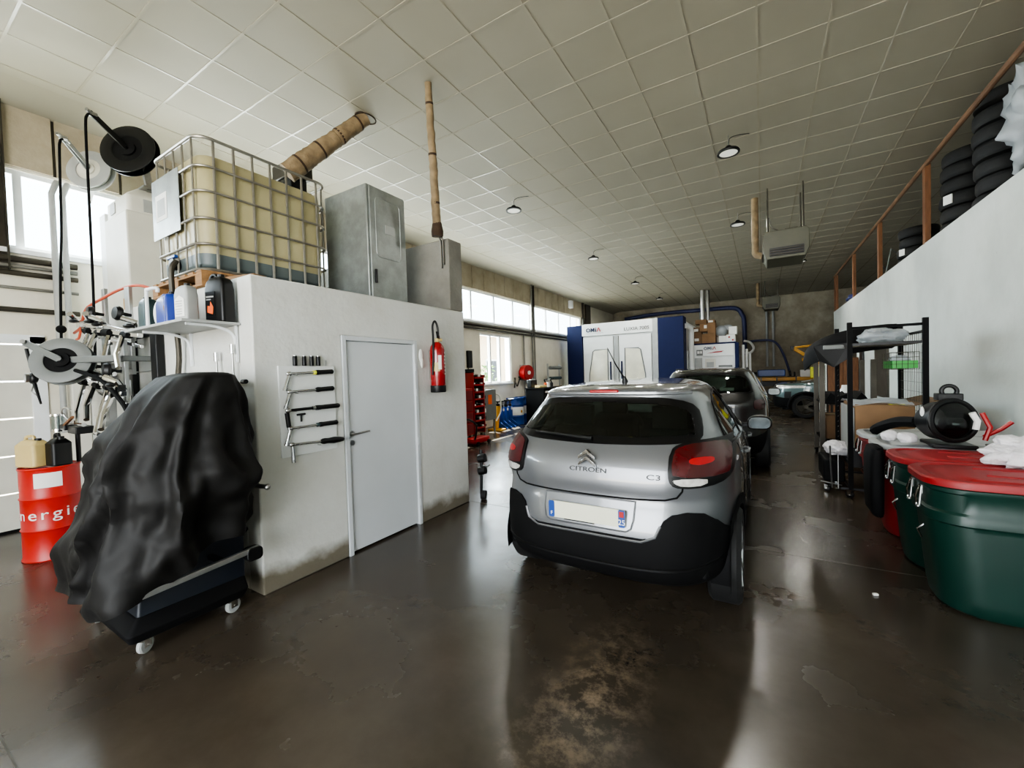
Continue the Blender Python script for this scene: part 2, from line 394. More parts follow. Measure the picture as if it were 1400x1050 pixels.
# saw-cut joints
struct('trim_7', MB().boxb(BXJ, 2.2, 4.27, 4.278, -.01, .0015).boxb(XL, 2.2, .35, .357, -.01, .0015).boxb(XL, 2.2, 10.3, 10.307, -.01, .0015).boxb(XL, 2.2, 16.3, 16.307, -.01, .0015), 'dark_steel', smooth=0)
struct('ceiling', MB().boxb(XL-.2, XR+.2, YF-.2, YB+.2, CZ, CZ+.15), 'ceiling', smooth=0)
g = MB()
x = -6.61
while x < 6.0:
    g.boxb(x-.011, x+.011, YF, YB, CZ-.004, CZ+.002); x += .6
y = 3.363-.6*13
while y < YB:
    g.boxb(-6.61, XR, y-.011, y+.011, CZ-.0045, CZ+.002); y += .6
struct('trim_1', g, 'tbar', smooth=0)
# plaster edge band between the last grid line and the window wall
struct('trim_2', MB().prism([(XL, 4.97), (XL, 4.86), (XL+.1, 4.90), (XL+.3, 4.95), (XL+.55, 4.97)], 'y', YF, YB), 'ceiling')

# left wall: built round the window band, the low window and the sectional door
w = MB()
T = .25
def wl(y0, y1, z0, z1): w.boxb(XL-T, XL, y0, y1, z0, z1)
wl(YF, YB, 4.17, 4.97)                       # above the band
wl(18.45, YB, 0, 4.17)
wl(YF, -2.3, 0, 3.25)
wl(-2.3, 1.30, 2.2, 3.25)                     # over the door
wl(1.30, 10.25, 0, 3.25)
wl(10.25, 12.05, 0, 1.35); wl(10.25, 12.05, 2.9, 3.25)
wl(12.05, 18.45, 0, 3.25)
struct('wall_left', w, 'wall_cream', smooth=0)
# panel cladding with seams above the band
p = MB(); y = YF
while y < 18.4:
    p.boxb(XL+.012, XL+.035, y+.016, y+.584, 4.2, 4.9); y += .6
struct('trim_3', p, 'panel', smooth=0)
struct('trim_8', MB().boxb(XL, XL+.012, YF, 18.4, 4.2, 4.9), 'dark_steel', smooth=0)
# columns
for i, yy in enumerate((1.03, 13.62, 18.6)):
    q = MB(); q.boxb(XL, XL+.09, yy-.07, yy-.055, 3.0, 4.93); q.boxb(XL, XL+.09, yy+.055, yy+.07, 3.0, 4.93); q.boxb(XL+.02, XL+.035, yy-.06, yy+.06, 3.0, 4.93)
    struct('trim_%d' % (4+i), q, 'dark_steel', smooth=0)

def window(name, y0, y1, z0, z1, mull, hz=()):
    f = MB(); a = .05; X0, X1 = XL-.12, XL-.03
    f.boxb(X0, X1, y0, y1, z0, z0+a); f.boxb(X0, X1, y0, y1, z1-a, z1)
    f.boxb(X0, X1, y0, y0+a, z0+a, z1-a); f.boxb(X0, X1, y1-a, y1, z0+a, z1-a)
    for m_ in mull: f.boxb(X0, X1, m_-.035, m_+.035, z0+a, z1-a)
    for h_ in hz: f.boxb(X0, X1, y0+a, y1-a, h_-.02, h_+.02)
    o = struct(name, f, 'frame_white', smooth=0)
    gl = MB().boxb(XL-.085, XL-.08, y0+.02, y1-.02, z0+.02, z1-.02)
    obj('window_glass', gl, 'glass', o, smooth=0)
    s = MB().boxb(XL-.02, XL+.05, y0-.03, y1+.03, z0-.05, z0+.002)
    obj('window_sill', s, 'frame_white', o, smooth=0)
window('window_1', -4.2, 8.0, 3.25, 4.17, [-2.9, -1.55, -.18, 1.2, 2.6, 4., 5.4, 6.8])
window('window_2', 8.0, 13.55, 3.25, 4.17, [8.65, 9.9, 11.12, 12.3])
window('window_3', 13.68, 18.45, 3.25, 4.17, [14.85, 16.05, 17.3])
window('window_4', 10.25, 12.05, 1.35, 2.9, [10.85, 11.4])

# sectional door in the left wall
d = MB(); zz = .02
for k in range(5):
    d.boxb(XL-.1, XL-.05, -2.3, 1.28, zz, zz+.415); zz += .43
dd = struct('door_1', d, 'offwhite', bevel=.008)
fr = MB().boxb(XL-.12, XL+.02, 1.22, 1.34, 0, 2.25).boxb(XL-.12, XL+.02, -2.36, 1.34, 2.17, 2.27)
obj('door_track', fr, 'frame_white', dd, smooth=0)
obj('door_seal', MB().boxb(XL-.105, XL-.045, -2.3, 1.28, -.0, .03), 'blackm', dd, smooth=0)

# walls behind the camera with the open vehicle entrance daylight comes through
w = MB()
w.boxb(XL-T, -3.4, YF-T, YF, 0, CZ); w.boxb(3.2, XR+T, YF-T, YF, 0, CZ); w.boxb(-3.4, 3.2, YF-T, YF, 4.2, CZ)
struct('wall_front', w, 'wall_cream', smooth=0)
struct('wall_back', MB().boxb(XL-T, XR+T, YB, YB+T, 0, CZ), 'back_concrete', smooth=0)
struct('wall_outer', MB().boxb(XR, XR+T, YF, YB, 0, CZ), 'wall_cream', smooth=0)

# right partition under the mezzanine, doorway at the far end
w = MB(); X0, X1 = 2.2, 2.4
w.boxb(X0, X1, YF, 14.6, 0, 3.5); w.boxb(X0, X1, 14.6, 18.3, 2.3, 3.5); w.boxb(X0, X1, 18.3, 18.8, 0, 3.5)
struct('wall_right', w, 'wall_right', smooth=0)
struct('floor_mezzanine', MB().boxb(2.4, XR, YF, 18.8, 3.3, 3.48), 'concrete', smooth=0)

# store room block on the left
BX = -3.29
w = MB()
w.prism([(1.66, 0), (2.43, 0), (2.43, 2.045), (3.385, 2.045), (3.385, 0), (4.26, 0), (4.26, 2.46), (1.66, 2.46)], 'x', BX-.2, BX)
w.boxb(XL, BX-.2, 1.66, 1.86, 0, 2.46)
w.boxb(XL, BX-.2, 1.86, 4.0, 2.36, 2.455)
struct('wall_store', w, 'wall_booth', bevel=.012)
w = MB(); w.boxb(XL, BX, 4.0, 4.26, 2.46, 3.34)
struct('wall_store_back', w, 'concrete', bevel=.015)
struct('wall_store_end', MB().boxb(XL, BX-.2, 4.0, 4.26, 0, 2.46), 'wall_booth', bevel=.01)
# white door
dr = struct('door_2', MB().boxb(BX-.06, BX-.015, 2.475, 3.34, .02, 2.0), 'door', bevel=.004)
f = MB(); f.boxb(BX-.12, BX+.012, 2.43, 2.473, 0, 2.045); f.boxb(BX-.12, BX+.012, 3.342, 3.385, 0, 2.045); f.boxb(BX-.12, BX+.012, 2.473, 3.342, 2.003, 2.045)
obj('door_frame', f, 'door', dr, bevel=.004)
h = MB().cyl((BX-.015, 2.515, 1.13), (BX-.002, 2.515, 1.13), .027, 24).cyl((BX-.01, 2.515, 1.13), (BX+.05, 2.515, 1.13), .009).tube([(BX+.045, 2.505, 1.13), (BX+.05, 2.53, 1.131), (BX+.05, 2.60, 1.138), (BX+.047, 2.67, 1.142)], .009, 12)
obj('door_handle', h, 'steel', dr)
obj('keyhole_plate', MB().cyl((BX-.015, 2.515, 1.045), (BX-.004, 2.515, 1.045), .024, 24), 'steel', dr)
for z in (1.75, 1.47, .93, .25):
    obj('hinge', MB().cyl((BX+.006, 3.355, z-.04), (BX+.006, 3.355, z+.04), .008, 12), 'frame_white', dr)

# outside: ground and a neighbouring house seen through the low window
struct('ground_outside', MB().boxb(-60, XL-T-.01, -40, 60, -.3, -.1), 'outside', smooth=0)
struct('ground_entrance', MB().boxb(XL-T, 30, -40, YF-.2, -.3, -.02), 'outside', smooth=0)
hs = thing('neighbour_house', 'pale house with a brown roof seen through the low side window', 'house', (-17, 24, -.1), world=True)
obj('wall', MB().boxb(-20, -15, 16, 40, -.1, 4.2), 'house_wall', hs, smooth=0)
obj('roof', MB().prism([(-21, 4.2), (-14.2, 4.1), (-14.2, 4.25), (-17.6, 5.4)], 'y', 15.4, 40.6), 'house_roof', hs, smooth=0)
for yy in (18, 21.5, 25):
    wf = obj('window', MB().boxb(-15.02, -14.96, yy, yy+1.3, 1., 2.6), 'frame_white', hs, smooth=0)
    obj('pane', MB().boxb(-14.97, -14.94, yy+.1, yy+1.2, 1.1, 2.5), 'navy_panel', wf, smooth=0)
pl = thing('garden_shrub', 'green leafy shrub outside the low side window', 'shrub', (-9.2, 13.2, -.1), world=True)
b = MB()
for k in range(220):
    a = random.uniform(0, 2*PI); r_ = random.uniform(0, .55); z = random.uniform(.3, 2.0)
    c = Vector((-9.2+r_*math.cos(a), 13.2+r_*math.sin(a), z)); t = Vector((random.uniform(-1, 1), random.uniform(-1, 1), random.uniform(-.3, 1))).normalized()*.09; n_ = t.orthogonal().normalized()*.035
    v = [b.bm.verts.new(q) for q in (c-t, c+n_, c+t, c-n_)]; b.bm.faces.new(v)
obj('foliage', b, 'plant', pl, smooth=0)
obj('stem', MB().cyl((-9.2, 13.2, -.1), (-9.2, 13.2, 1.6), .03), 'lagging_dark', pl)

# ------------------------------------------------------------------ camera, sky, lamps
cam = bpy.data.cameras.new('camera'); co = bpy.data.objects.new('camera', cam); C.objects.link(co)
fpx, yaw, pitch, roll = 565.0, .5464, .02558, -.03046
fw = Vector((-math.sin(yaw)*math.cos(pitch), math.cos(yaw)*math.cos(pitch), -math.sin(pitch)))
r0 = Vector((math.cos(yaw), math.sin(yaw), 0)); u0 = r0.cross(fw)
rv = math.cos(roll)*r0+math.sin(roll)*u0; uv = -math.sin(roll)*r0+math.cos(roll)*u0
co.matrix_world = Matrix(((rv.x, uv.x, -fw.x, 0), (rv.y, uv.y, -fw.y, 0), (rv.z, uv.z, -fw.z, 1.65), (0, 0, 0, 1)))
cam.sensor_width = 36; cam.lens = fpx/1400*36; cam.clip_end = 200; cam.clip_start = .05
bpy.context.scene.camera = co

wd = bpy.data.worlds.new('sky'); bpy.context.scene.world = wd; wd.use_nodes = True
bg = wd.node_tree.nodes['Background']; bg.inputs[0].default_value = (.90, .95, 1.0, 1); bg.inputs[1].default_value = 9.0
def area(name, loc, rot, sx, sy, e, col=(1, 1, 1)):
    l = bpy.data.lights.new(name, 'AREA'); l.shape = 'RECTANGLE'; l.size = sx; l.size_y = sy; l.energy = e; l.color = col
    o = bpy.data.objects.new(name, l); C.objects.link(o); o.location = loc; o.rotation_euler = rot; return o
# daylight at the open entrance and outside the window band
area('entrance_daylight', (0, YF-.5, 2.2), (PI/2, 0, 0), 6.4, 4.0, 300, (.93, .97, 1.0))
area('band_daylight', (XL-.7, 6.5, 3.75), (0, -PI/2-.12, 0), 1.1, 23, 1050, (.95, .98, 1.0))
area('low_window_daylight', (XL-.6, 11.15, 2.1), (0, -PI/2, 0), 1.5, 1.8, 200, (.95, .98, 1.0))
sn = bpy.data.lights.new('sun', 'SUN'); sn.energy = 90; sn.angle = math.radians(.6); sn.color = (1, .93, .8)
so = bpy.data.objects.new('sun', sn); C.objects.link(so); so.rotation_euler = Vector((.45, -.45, -1)).to_track_quat('-Z', 'Y').to_euler()
vs = bpy.context.scene.view_settings; vs.view_transform = 'AgX'; vs.look = 'AgX - Medium High Contrast'; vs.exposure = .30
# ------------------------------------------------------------------ cars
def interp(tab, x):
    if x <= tab[0][0]: return tab[0][1]
    for (a, b), (c, d) in zip(tab, tab[1:]):
        if x <= c:
            t = (x-a)/(c-a); return b+(d-b)*t
    return tab[-1][1]
def sinterp(tab, x):
    """monotone smooth interpolation"""
    n = len(tab)
    if x <= tab[0][0]: return tab[0][1]
    if x >= tab[-1][0]: return tab[-1][1]
    for i in range(n-1):
        if x <= tab[i+1][0]:
            (x0, y0), (x1, y1) = tab[i], tab[i+1]; h = x1-x0
            def sl(j):
                if j <= 0 or j >= n-1: k = 0 if j <= 0 else n-2; return (tab[k+1][1]-tab[k][1])/(tab[k+1][0]-tab[k][0])
                a = (tab[j][1]-tab[j-1][1])/(tab[j][0]-tab[j-1][0]); b = (tab[j+1][1]-tab[j][1])/(tab[j+1][0]-tab[j][0])
                return 0 if a*b <= 0 else 2*a*b/(a+b)
            m0, m1 = sl(i), sl(i+1); t = (x-x0)/h
            return (2*t**3-3*t*t+1)*y0+(t**3-2*t*t+t)*h*m0+(-2*t**3+3*t*t)*y1+(t**3-t*t)*h*m1

class CarBody:
    """closed body from stacked plan outlines; car frame: u right, v forward from the rear bumper, w up"""
    def __init__(s, vr, vf, hw, L, nr=5., nf=4., dw=.022, N=96, wheels=(.75, 3.29), wr=.33, scale=(1, 1, 1)):
        s.vr, s.vf, s.hw, s.nr, s.nf = vr, vf, hw, nr, nf
        w0, w1 = hw[0][0], hw[-1][0]
        ws = []; w = w0
        while w < w1-.11: ws.append(w); w += dw
        k = 0
        while w < w1-.001: ws.append(w); w += max(.002, (w1-w)*.17)
        ws.append(w1)
        rings = []
        for w in ws:
            a, b, h = sinterp(vr, w), sinterp(vf, w), sinterp(hw, w)
            vm = a+(b-a)*.45; ring = []
            for i in range(N):
                # even spacing along a superellipse
                t = 2*PI*i/N; c, sn_ = math.cos(t), math.sin(t)
                n_ = nf if sn_ > 0 else nr
                B = (b-vm) if sn_ > 0 else (vm-a)
                rad = (abs(c)**n_+abs(sn_)**n_)**(-1/n_)
                u = h*c*rad; v = vm+B*sn_*rad
                f = 1-.045*max(0, (vm-v)/(vm-a))**2-.05*max(0, (v-vm)/(b-vm))**3
                ring.append(Vector((u*f, v, w)))
            rings.append(ring)
        bm = bmesh.new()
        R = [[bm.verts.new(p) for p in r] for r in rings]
        for a, b in zip(R, R[1:]):
            for k in range(N): bm.faces.new((a[k], a[(k+1) % N], b[(k+1) % N], b[k]))
        bm.faces.new(R[-1])
        bmesh.ops.recalc_face_normals(bm, faces=bm.faces[:])
        bmesh.ops.triangulate(bm, faces=[f for f in bm.faces if len(f.verts) > 4])
        s.bm = bm; s.tree = BVHTree.FromBMesh(bm); s.wheels = wheels; s.wr = wr
    def cut(s, poly, axis, side=0, keep_lo=None):
        """open the shell inside an outline seen along an axis (rear/front: (u,w); side: (v,w))"""
        out = []
        for f in s.bm.faces:
            c = f.calc_center_median()
            if axis == 'rear': q = (c.x, c.z); ok = f.normal.y < -.05 or (c.y < 1.2)
            elif axis == 'front': q = (c.x, c.z); ok = c.y > 1.6
            else: q = (c.y, c.z); ok = c.x*side > 0 and abs(f.normal.x) > .15
            if ok and inside(q, poly): out.append(f)
        bmesh.ops.delete(s.bm, geom=out, context='FACES')
    def arches(s, r):
        out = []
        for f in s.bm.faces:
            c = f.calc_center_median()
            if abs(c.x) > .5:
                for a in s.wheels:
                    if (c.y-a)**2+(c.z-s.wr)**2 < r*r: out.append(f); break
        bmesh.ops.delete(s.bm, geom=out, context='FACES')
    def decal(s, poly, axis, off=.006, thick=.008, step=.03, side=1, hole=None):
        """panel that follows the shell; outline given as seen along the axis"""
        bm = bmesh.new()
        vs = [bm.verts.new((p[0], p[1], 0)) for p in poly]; bm.faces.new(vs)
        lo = [min(p[i] for p in poly) for i in (0, 1)]; hi = [max(p[i] for p in poly) for i in (0, 1)]
        for ax in (0, 1):
            k = lo[ax]+step
            while k < hi[ax]:
                co_ = [0, 0, 0]; no = [0, 0, 0]; co_[ax] = k; no[ax] = 1
                bmesh.ops.bisect_plane(bm, geom=bm.verts[:]+bm.edges[:]+bm.faces[:], plane_co=co_, plane_no=no); k += step
        if hole:
            kill = [f for f in bm.faces if inside(f.calc_center_median()[:2], hole)]
            bmesh.ops.delete(bm, geom=kill, context='FACES')
        bad = []
        for v in bm.verts:
            a, b = v.co.x, v.co.y
            if axis == 'rear': o, d = Vector((a, -3, b)), Vector((0, 1, 0))
            elif axis == 'front': o, d = Vector((a, 8, b)), Vector((0, -1, 0))
            elif axis == 'top': o, d = Vector((a, b, 4)), Vector((0, 0, -1))
            else: o, d = Vector((side*3, a, b)), Vector((-side, 0, 0))
            h = s.tree.ray_cast(o, d)
            if h[0] is None: bad.append(v); continue
            n_ = h[1] if h[1].dot(d) < 0 else -h[1]
            v.co = h[0]+n_*off
        if bad: bmesh.ops.delete(bm, geom=bad, context='VERTS')
        bmesh.ops.recalc_face_normals(bm, faces=bm.faces[:])
        # face outward
        fl = [f for f in bm.faces]
        if fl:
            c = fl[len(fl)//2]; want = {'rear': Vector((0, -1, 0)), 'front': Vector((0, 1, 0)), 'top': Vector((0, 0, 1))}.get(axis, Vector((side, 0, 0)))
            if sum(f.normal.dot(want) for f in fl) < 0: bmesh.ops.reverse_faces(bm, faces=fl)
        if thick:
            bm.normal_update(); vs = bm.verts[:]; fs = bm.faces[:]; es = [e for e in bm.edges if len(e.link_faces) == 1]
            nm = {v: v.normal.copy() for v in vs}; lo_ = {v: bm.verts.new(v.co-nm[v]*thick) for v in vs}
            for f in fs: bm.faces.new([lo_[v] for v in reversed(f.verts)])
            for e in es:
                a_, b_ = e.verts; bm.faces.new((a_, b_, lo_[b_], lo_[a_]))
        return bm
    def line(s, pts, axis, r=.004, off=.001, side=1):
        P = []
        for i in range(len(pts)-1):
            a, b = pts[i], pts[i+1]; n_ = max(2, int(math.dist(a, b)/.03))
            for k in range(n_): P.append((a[0]+(b[0]-a[0])*k/n_, a[1]+(b[1]-a[1])*k/n_))
        P.append(pts[-1]); out = []
        for a, b in P:
            if axis == 'rear': o, d = Vector((a, -3, b)), Vector((0, 1, 0))
            elif axis == 'front': o, d = Vector((a, 8, b)), Vector((0, -1, 0))
            elif axis == 'top': o, d = Vector((a, b, 4)), Vector((0, 0, -1))
            else: o, d = Vector((side*3, a, b)), Vector((-side, 0, 0))
            h = s.tree.ray_cast(o, d)
            if h[0] is not None: out.append(h[0]-d*off)
        return MB().tube(out, r, 6)
def inside(p, poly):
    x, y = p; r = False; n = len(poly)
    for i in range(n):
        (x1, y1), (x2, y2) = poly[i], poly[i-1]
        if (y1 > y) != (y2 > y) and x < (x2-x1)*(y-y1)/(y2-y1)+x1: r = not r
    return r
def shrink(poly, d):
    """inset outline by about d"""
    n = len(poly); o = []
    A = sum(poly[i-1][0]*poly[i][1]-poly[i][0]*poly[i-1][1] for i in range(n)); sg = 1 if A > 0 else -1
    for i in range(n):
        p0, p1, p2 = Vector(poly[i-1]), Vector(poly[i]), Vector(poly[(i+1) % n])
        e1, e2 = (p1-p0).normalized(), (p2-p1).normalized()
        n1, n2 = Vector((-e1.y, e1.x))*sg, Vector((-e2.y, e2.x))*sg
        m_ = (n1+n2); m_.normalize(); k = d/max(.4, m_.dot(n1)); q = p1+m_*k; o.append((q.x, q.y))
    return o
def chaikin(poly, it=2):
    for _ in range(it):
        o = []
        for i in range(len(poly)):
            a, b = poly[i], poly[(i+1) % len(poly)]
            o += [(a[0]*.75+b[0]*.25, a[1]*.75+b[1]*.25), (a[0]*.25+b[0]*.75, a[1]*.25+b[1]*.75)]
        poly = o
    return poly
def mirror(half):
    """half outline from the centre top down the right side to the centre bottom"""
    return half+[(-x, y) for x, y in reversed(half) if abs(x) > 1e-9]

def add_wheel(parent, u, v, r, width, side, cover='wheel_cover', spokes=7):
    c = (u, v, r); ax = (side, 0, 0)
    t = MB().lathe([(r*.66, -width/2), (r*.93, -width/2), (r, -width/2+.025), (r, width/2-.025), (r*.93, width/2), (r*.70, width/2), (r*.66, width/2-.02)], c, ax, 48)
    w = obj('wheel', t, 'tyre', parent)
    h = MB().lathe([(0, width/2-.035), (r*.2, width/2-.03), (r*.24, width/2-.05), (r*.24, width/2-.06)], c, ax, 32)
    h.lathe([(r*.60, width/2-.045), (r*.64, width/2-.005), (r*.68, width/2-.005), (r*.68, -width/2+.01)], c, ax, 40)
    for k in range(spokes):
        a = 2*PI*k/spokes
        ca, sa = math.cos(a), math.sin(a)
        p0 = Vector((u+side*(width/2-.045), v+ca*r*.15, r+sa*r*.15)); p1 = Vector((u+side*(width/2-.03), v+ca*r*.63, r+sa*r*.63))
        h.bar(p0, p1, r*.16, r*.16)
    obj('rim', h, cover, w)
    obj('brake_disc', MB().cyl((u, v, r), (u+side*.02, v, r), r*.56, 32), 'dark_steel', w)
    return w

def build_interior(root, W, seats_v, bottom, dash_v, zs=1.):
    """seats, headrests, dashboard, wheel and floor tub"""
    t = MB().boxb(-W+.12, W-.12, .35, dash_v+.5, bottom, bottom+.12)
    for sx in (-1, 1): t.boxb(sx*(W-.14)-.03, sx*(W-.14)+.03, .5, dash_v+.3, bottom, .95*zs)
    t.boxb(-W+.2, W-.2, .3, .9, bottom, .80*zs)
    obj('cabin_tub', t, 'blackm', root, bevel=.02)
    for v in seats_v:
        us = (-.38, .38)
        for u in us:
            s_ = MB().box((u, v, .85*zs), (.48, .14, .66*zs), Matrix.Rotation(.2, 4, 'X')).box((u, v+.28, .55*zs), (.48, .5, .16))
            st = obj('seat', s_, 'fabric_dark', root, bevel=.05)
            obj('headrest', MB().box((u, v-.08, 1.27*zs), (.26, .09, .17)).cyl((u-.05, v-.08, 1.12*zs), (u-.05, v-.08, 1.25*zs), .007).cyl((u+.05, v-.08, 1.12*zs), (u+.05, v-.08, 1.25*zs), .007), 'fabric_dark', st, bevel=.03)
    d = MB().loft([[Vector((x, dash_v+a, b)) for a, b in ((0, .62*zs), (-.02, .9*zs), (.06, 1.0*zs), (.55, 1.0*zs), (.55, .6*zs))] for x in (-W+.12, -.3, .3, W-.12)])
    obj('dashboard', d, 'blackm', root, bevel=.02)
    sw = MB().torus((-.38, dash_v-.2, .98*zs), .185, .014, (0, -.9, .35)).bar((-.38-.18, dash_v-.2, .98*zs), (-.38+.18, dash_v-.2, .98*zs), .04, .02).cyl((-.38, dash_v-.2, .97*zs), (-.38, dash_v+.05, .9*zs), .03)
    obj('steering_wheel', sw, 'black', root)
    obj('interior_mirror', MB().box((0, dash_v+.05, 1.38*zs), (.24, .03, .06)), 'black', root, bevel=.01)

def side_mirror(root, W, v, z, side, mat):
    m = MB().prism(chaikin([(side*(W+.02), z-.055), (side*(W+.06), z-.075), (side*(W+.22), z-.07), (side*(W+.25), z), (side*(W+.22), z+.065), (side*(W+.08), z+.075), (side*(W+.02), z+.03)], 2), 'y', v-.075, v+.05)
    h = obj('door_mirror', m, 'satin_black', root, bevel=.012)
    obj('mirror_cap', MB().sph((side*(W+.135), v+.045, z+.008), .1, (1.12, .55, .68), 20, 12), mat, h)
    obj('mirror_arm', MB().bar((side*(W-.03), v+.02, z-.04), (side*(W+.08), v+.01, z-.02), .05, .05), 'black', h, bevel=.01)
    obj('mirror_glass', MB().prism(rr(side*(W+.13)-.092, side*(W+.13)+.092, z-.055, z+.055, .04), 'y', v-.083, v-.076), 'mirror_dark', h)

# ---- silver hatchback in the foreground
car = thing('silver_hatchback', 'silver hatchback with red tail lamps and short roof aerial, parked nearest', 'car', (-1.0, 2.52, 0), .004)
vr = [(.22, .30), (.28, .16), (.34, .06), (.42, .015), (.52, 0), (.62, .0), (.76, .03), (.84, .055), (.92, .045), (1.0, .055), (1.08, .085), (1.15, .14), (1.2, .19), (1.30, .30), (1.44, .44), (1.465, .45), (1.49, .43), (1.51, .45), (1.53, .6), (1.55, .95), (1.565, 1.5)]
vf = [(.22, 3.85), (.4, 4.0), (.6, 4.0), (.78, 3.95), (.88, 3.75), (.96, 3.35), (1.04, 3.02), (1.2, 2.75), (1.4, 2.38), (1.5, 2.12), (1.54, 1.98), (1.565, 1.75)]
hw = [(.22, .78), (.30, .84), (.45, .87), (.65, .875), (.80, .88), (.95, .87), (1.05, .845), (1.15, .795), (1.3, .715), (1.44, .635), (1.5, .585), (1.53, .52), (1.55, .40), (1.565, .15)]
B = CarBody(vr, vf, hw, 4.0, nr=4.6, wheels=(.75, 3.29), wr=.33)
B_tree = B.tree
rear_glass = chaikin(mirror([(0, 1.462), (.30, 1.457), (.50, 1.437), (.61, 1.385), (.655, 1.27), (.665, 1.188), (.60, 1.178), (.35, 1.165), (0, 1.155)]), 1)
rg_in = shrink(rear_glass, .045)
sg1 = chaikin([(.66, 1.13), (.80, 1.28), (1.02, 1.42), (1.58, 1.47), (1.62, 1.09), (1.1, 1.10)], 1)
sg2 = chaikin([(1.70, 1.09), (1.66, 1.47), (2.0, 1.455), (2.28, 1.37), (2.66, 1.09)], 1)
wind = chaikin(mirror([(0, 1.475), (.50, 1.46), (.60, 1.34), (.72, 1.12), (.6, 1.07), (0, 1.055)]), 1)
B.cut(shrink(rear_glass, .03), 'rear')
for sd in (1, -1):
    B.cut(shrink(sg1, .02), 'side', sd); B.cut(shrink(sg2, .02), 'side', sd)
B.cut(shrink(wind, .03), 'front')
B.arches(.365)
obj('body_shell', B.bm, 'silver', car, smooth=50)
# glazing with black borders
gb = obj('rear_window', B.decal(rg_in, 'rear', .004, .003, .04), 'car_glass', car, smooth=60)
obj('window_border', B.decal(rear_glass, 'rear', .003, .006, .012, hole=rg_in), 'satin_black', gb, smooth=60)
obj('windscreen', B.decal(wind, 'front', .003, .003, .05), 'car_glass', car, smooth=60)
for sd in (1, -1):
    for poly in (sg1, sg2):
        gg = obj('side_window', B.decal(poly, 'side', .003, .003, .05, side=sd), 'car_glass', car, smooth=60)
        obj('window_seal', B.line(poly+[poly[0]], 'side', .009, .004, sd), 'satin_black', gg)
# black bumper cladding
clad = [(0, .615), (.36, .615), (.43, .64), (.475, .73), (.52, .765), (.60, .778), (.68, .765), (.74, .71), (.80, .62), (.83, .50), (.83, .30), (.5, .27), (0, .27)]
bc = obj('bumper_cladding', B.decal(mirror(clad), 'rear', .012, .02, .03), 'blackm', car, smooth=50, bevel=.003)
obj('cladding_crease', B.line([(-.80, .47), (-.6, .44), (-.3, .425), (0, .42), (.3, .425), (.6, .44), (.80, .47)], 'rear', .012, .012), 'black', bc)
lip = [(0, .605), (.36, .605), (.42, .635), (.465, .72), (.52, .775), (.60, .79), (.69, .775), (.75, .71), (.75, .70), (.68, .76), (.6, .773), (.525, .76), (.48, .71), (.44, .625), (.37, .59), (0, .59)]
# painted swage around the plate, tailgate seam
obj('bumper_crease', B.line([(-.46, .70), (-.43, .635), (-.35, .60), (0, .60), (.35, .60), (.43, .635), (.46, .70)], 'rear', .010, .006), 'silver', car)
seam = [(-.60, 1.16), (-.585, .97), (-.575, .905), (-.545, .865), (-.48, .848), (-.25, .838), (0, .835), (.25, .838), (.48, .848), (.545, .865), (.575, .905), (.585, .97), (.60, 1.16)]
obj('tailgate_seam', B.line(seam, 'rear', .006, .001), 'blackm', car)
# recess round the plate
rec = [(-.31, .825), (.31, .825), (.305, .72), (.29, .665), (.26, .645), (-.26, .645), (-.29, .665), (-.305, .72)]
rp = obj('plate_recess', B.decal(rec, 'rear', .004, .004, .03), 'silver', car)
obj('recess_edge', B.line(rec+[rec[0]], 'rear', .006, .004), 'silver', rp)
np_ = obj('number_plate', MB().prism(rr(-.26, .26, .672, .782, .012), 'y', -.012, -.002), 'plate', car)
obj('plate_band', MB().prism(rr(-.26, -.218, .672, .782, .01), 'y', -.014, -.011), 'blue', np_)
obj('plate_band', MB().prism(rr(.218, .26, .672, .782, .01), 'y', -.014, -.011), 'blue', np_)
obj('region_emblem', MB().boxb(.225, .253, -.0155, -.0135, .737, .772), 'red', np_, smooth=0)
text('lettering', '25', .048, 'paper', np_, (.239, -.0145, .703), (PI/2, 0, 0), .0006)
text('lettering', 'F', .034, 'paper', np_, (-.239, -.0145, .698), (PI/2, 0, 0), .0006)
obj('plate_frame', MB().prism([(-.15, .666), (.06, .666), (.06, .672), (-.15, .672)], 'y', -.015, -.008), 'black', np_, smooth=0)
# lamps
def lamp(sd):
    o = [(.50, 1.135), (.535, 1.165), (.63, 1.185), (.74, 1.18), (.80, 1.15), (.825, 1.08), (.82, .985), (.79, .945), (.70, .928), (.56, .925), (.51, .945), (.495, 1.0)]
    o = chaikin([(x*sd, y) for x, y in o], 1)
    hs_ = obj('tail_lamp', B.decal(o, 'rear', .016, .03, .02), 'satin_black', car, smooth=60)
    inn = chaikin([(x*sd, y) for x, y in [(.52, 1.125), (.545, 1.150), (.63, 1.168), (.735, 1.163), (.785, 1.135), (.805, 1.08), (.80, 1.0), (.79, .985), (.525, .992), (.515, 1.03)]], 1)
    obj('red_lens', B.decal(inn, 'rear', .021, .006, .02), 'lamp_red', hs_, smooth=60)
    br = chaikin([(x*sd, y) for x, y in [(.60, 1.092), (.72, 1.092), (.72, 1.055), (.60, 1.055)]], 2)
    obj('lit_bar', B.decal(br, 'rear', .023, .002, .015), 'lamp_red_bright', hs_, smooth=60)
    cl = chaikin([(x*sd, y) for x, y in [(.525, .982), (.69, .982), (.69, .942), (.57, .94), (.53, .955)]], 1)
    obj('clear_lens', B.decal(cl, 'rear', .021, .006, .02), 'lamp_clear', hs_, smooth=60)
lamp(1); lamp(-1)
obj('high_brake_lamp', MB().box((0, .425, 1.498), (.215, .03, .02)), 'lamp_red_bright', car, bevel=.006)
obj('spoiler_lip', B.line([(-.56, 1.478), (-.4, 1.483), (0, 1.485), (.4, 1.483), (.56, 1.478)], 'rear', .016, -.004), 'silver', car)
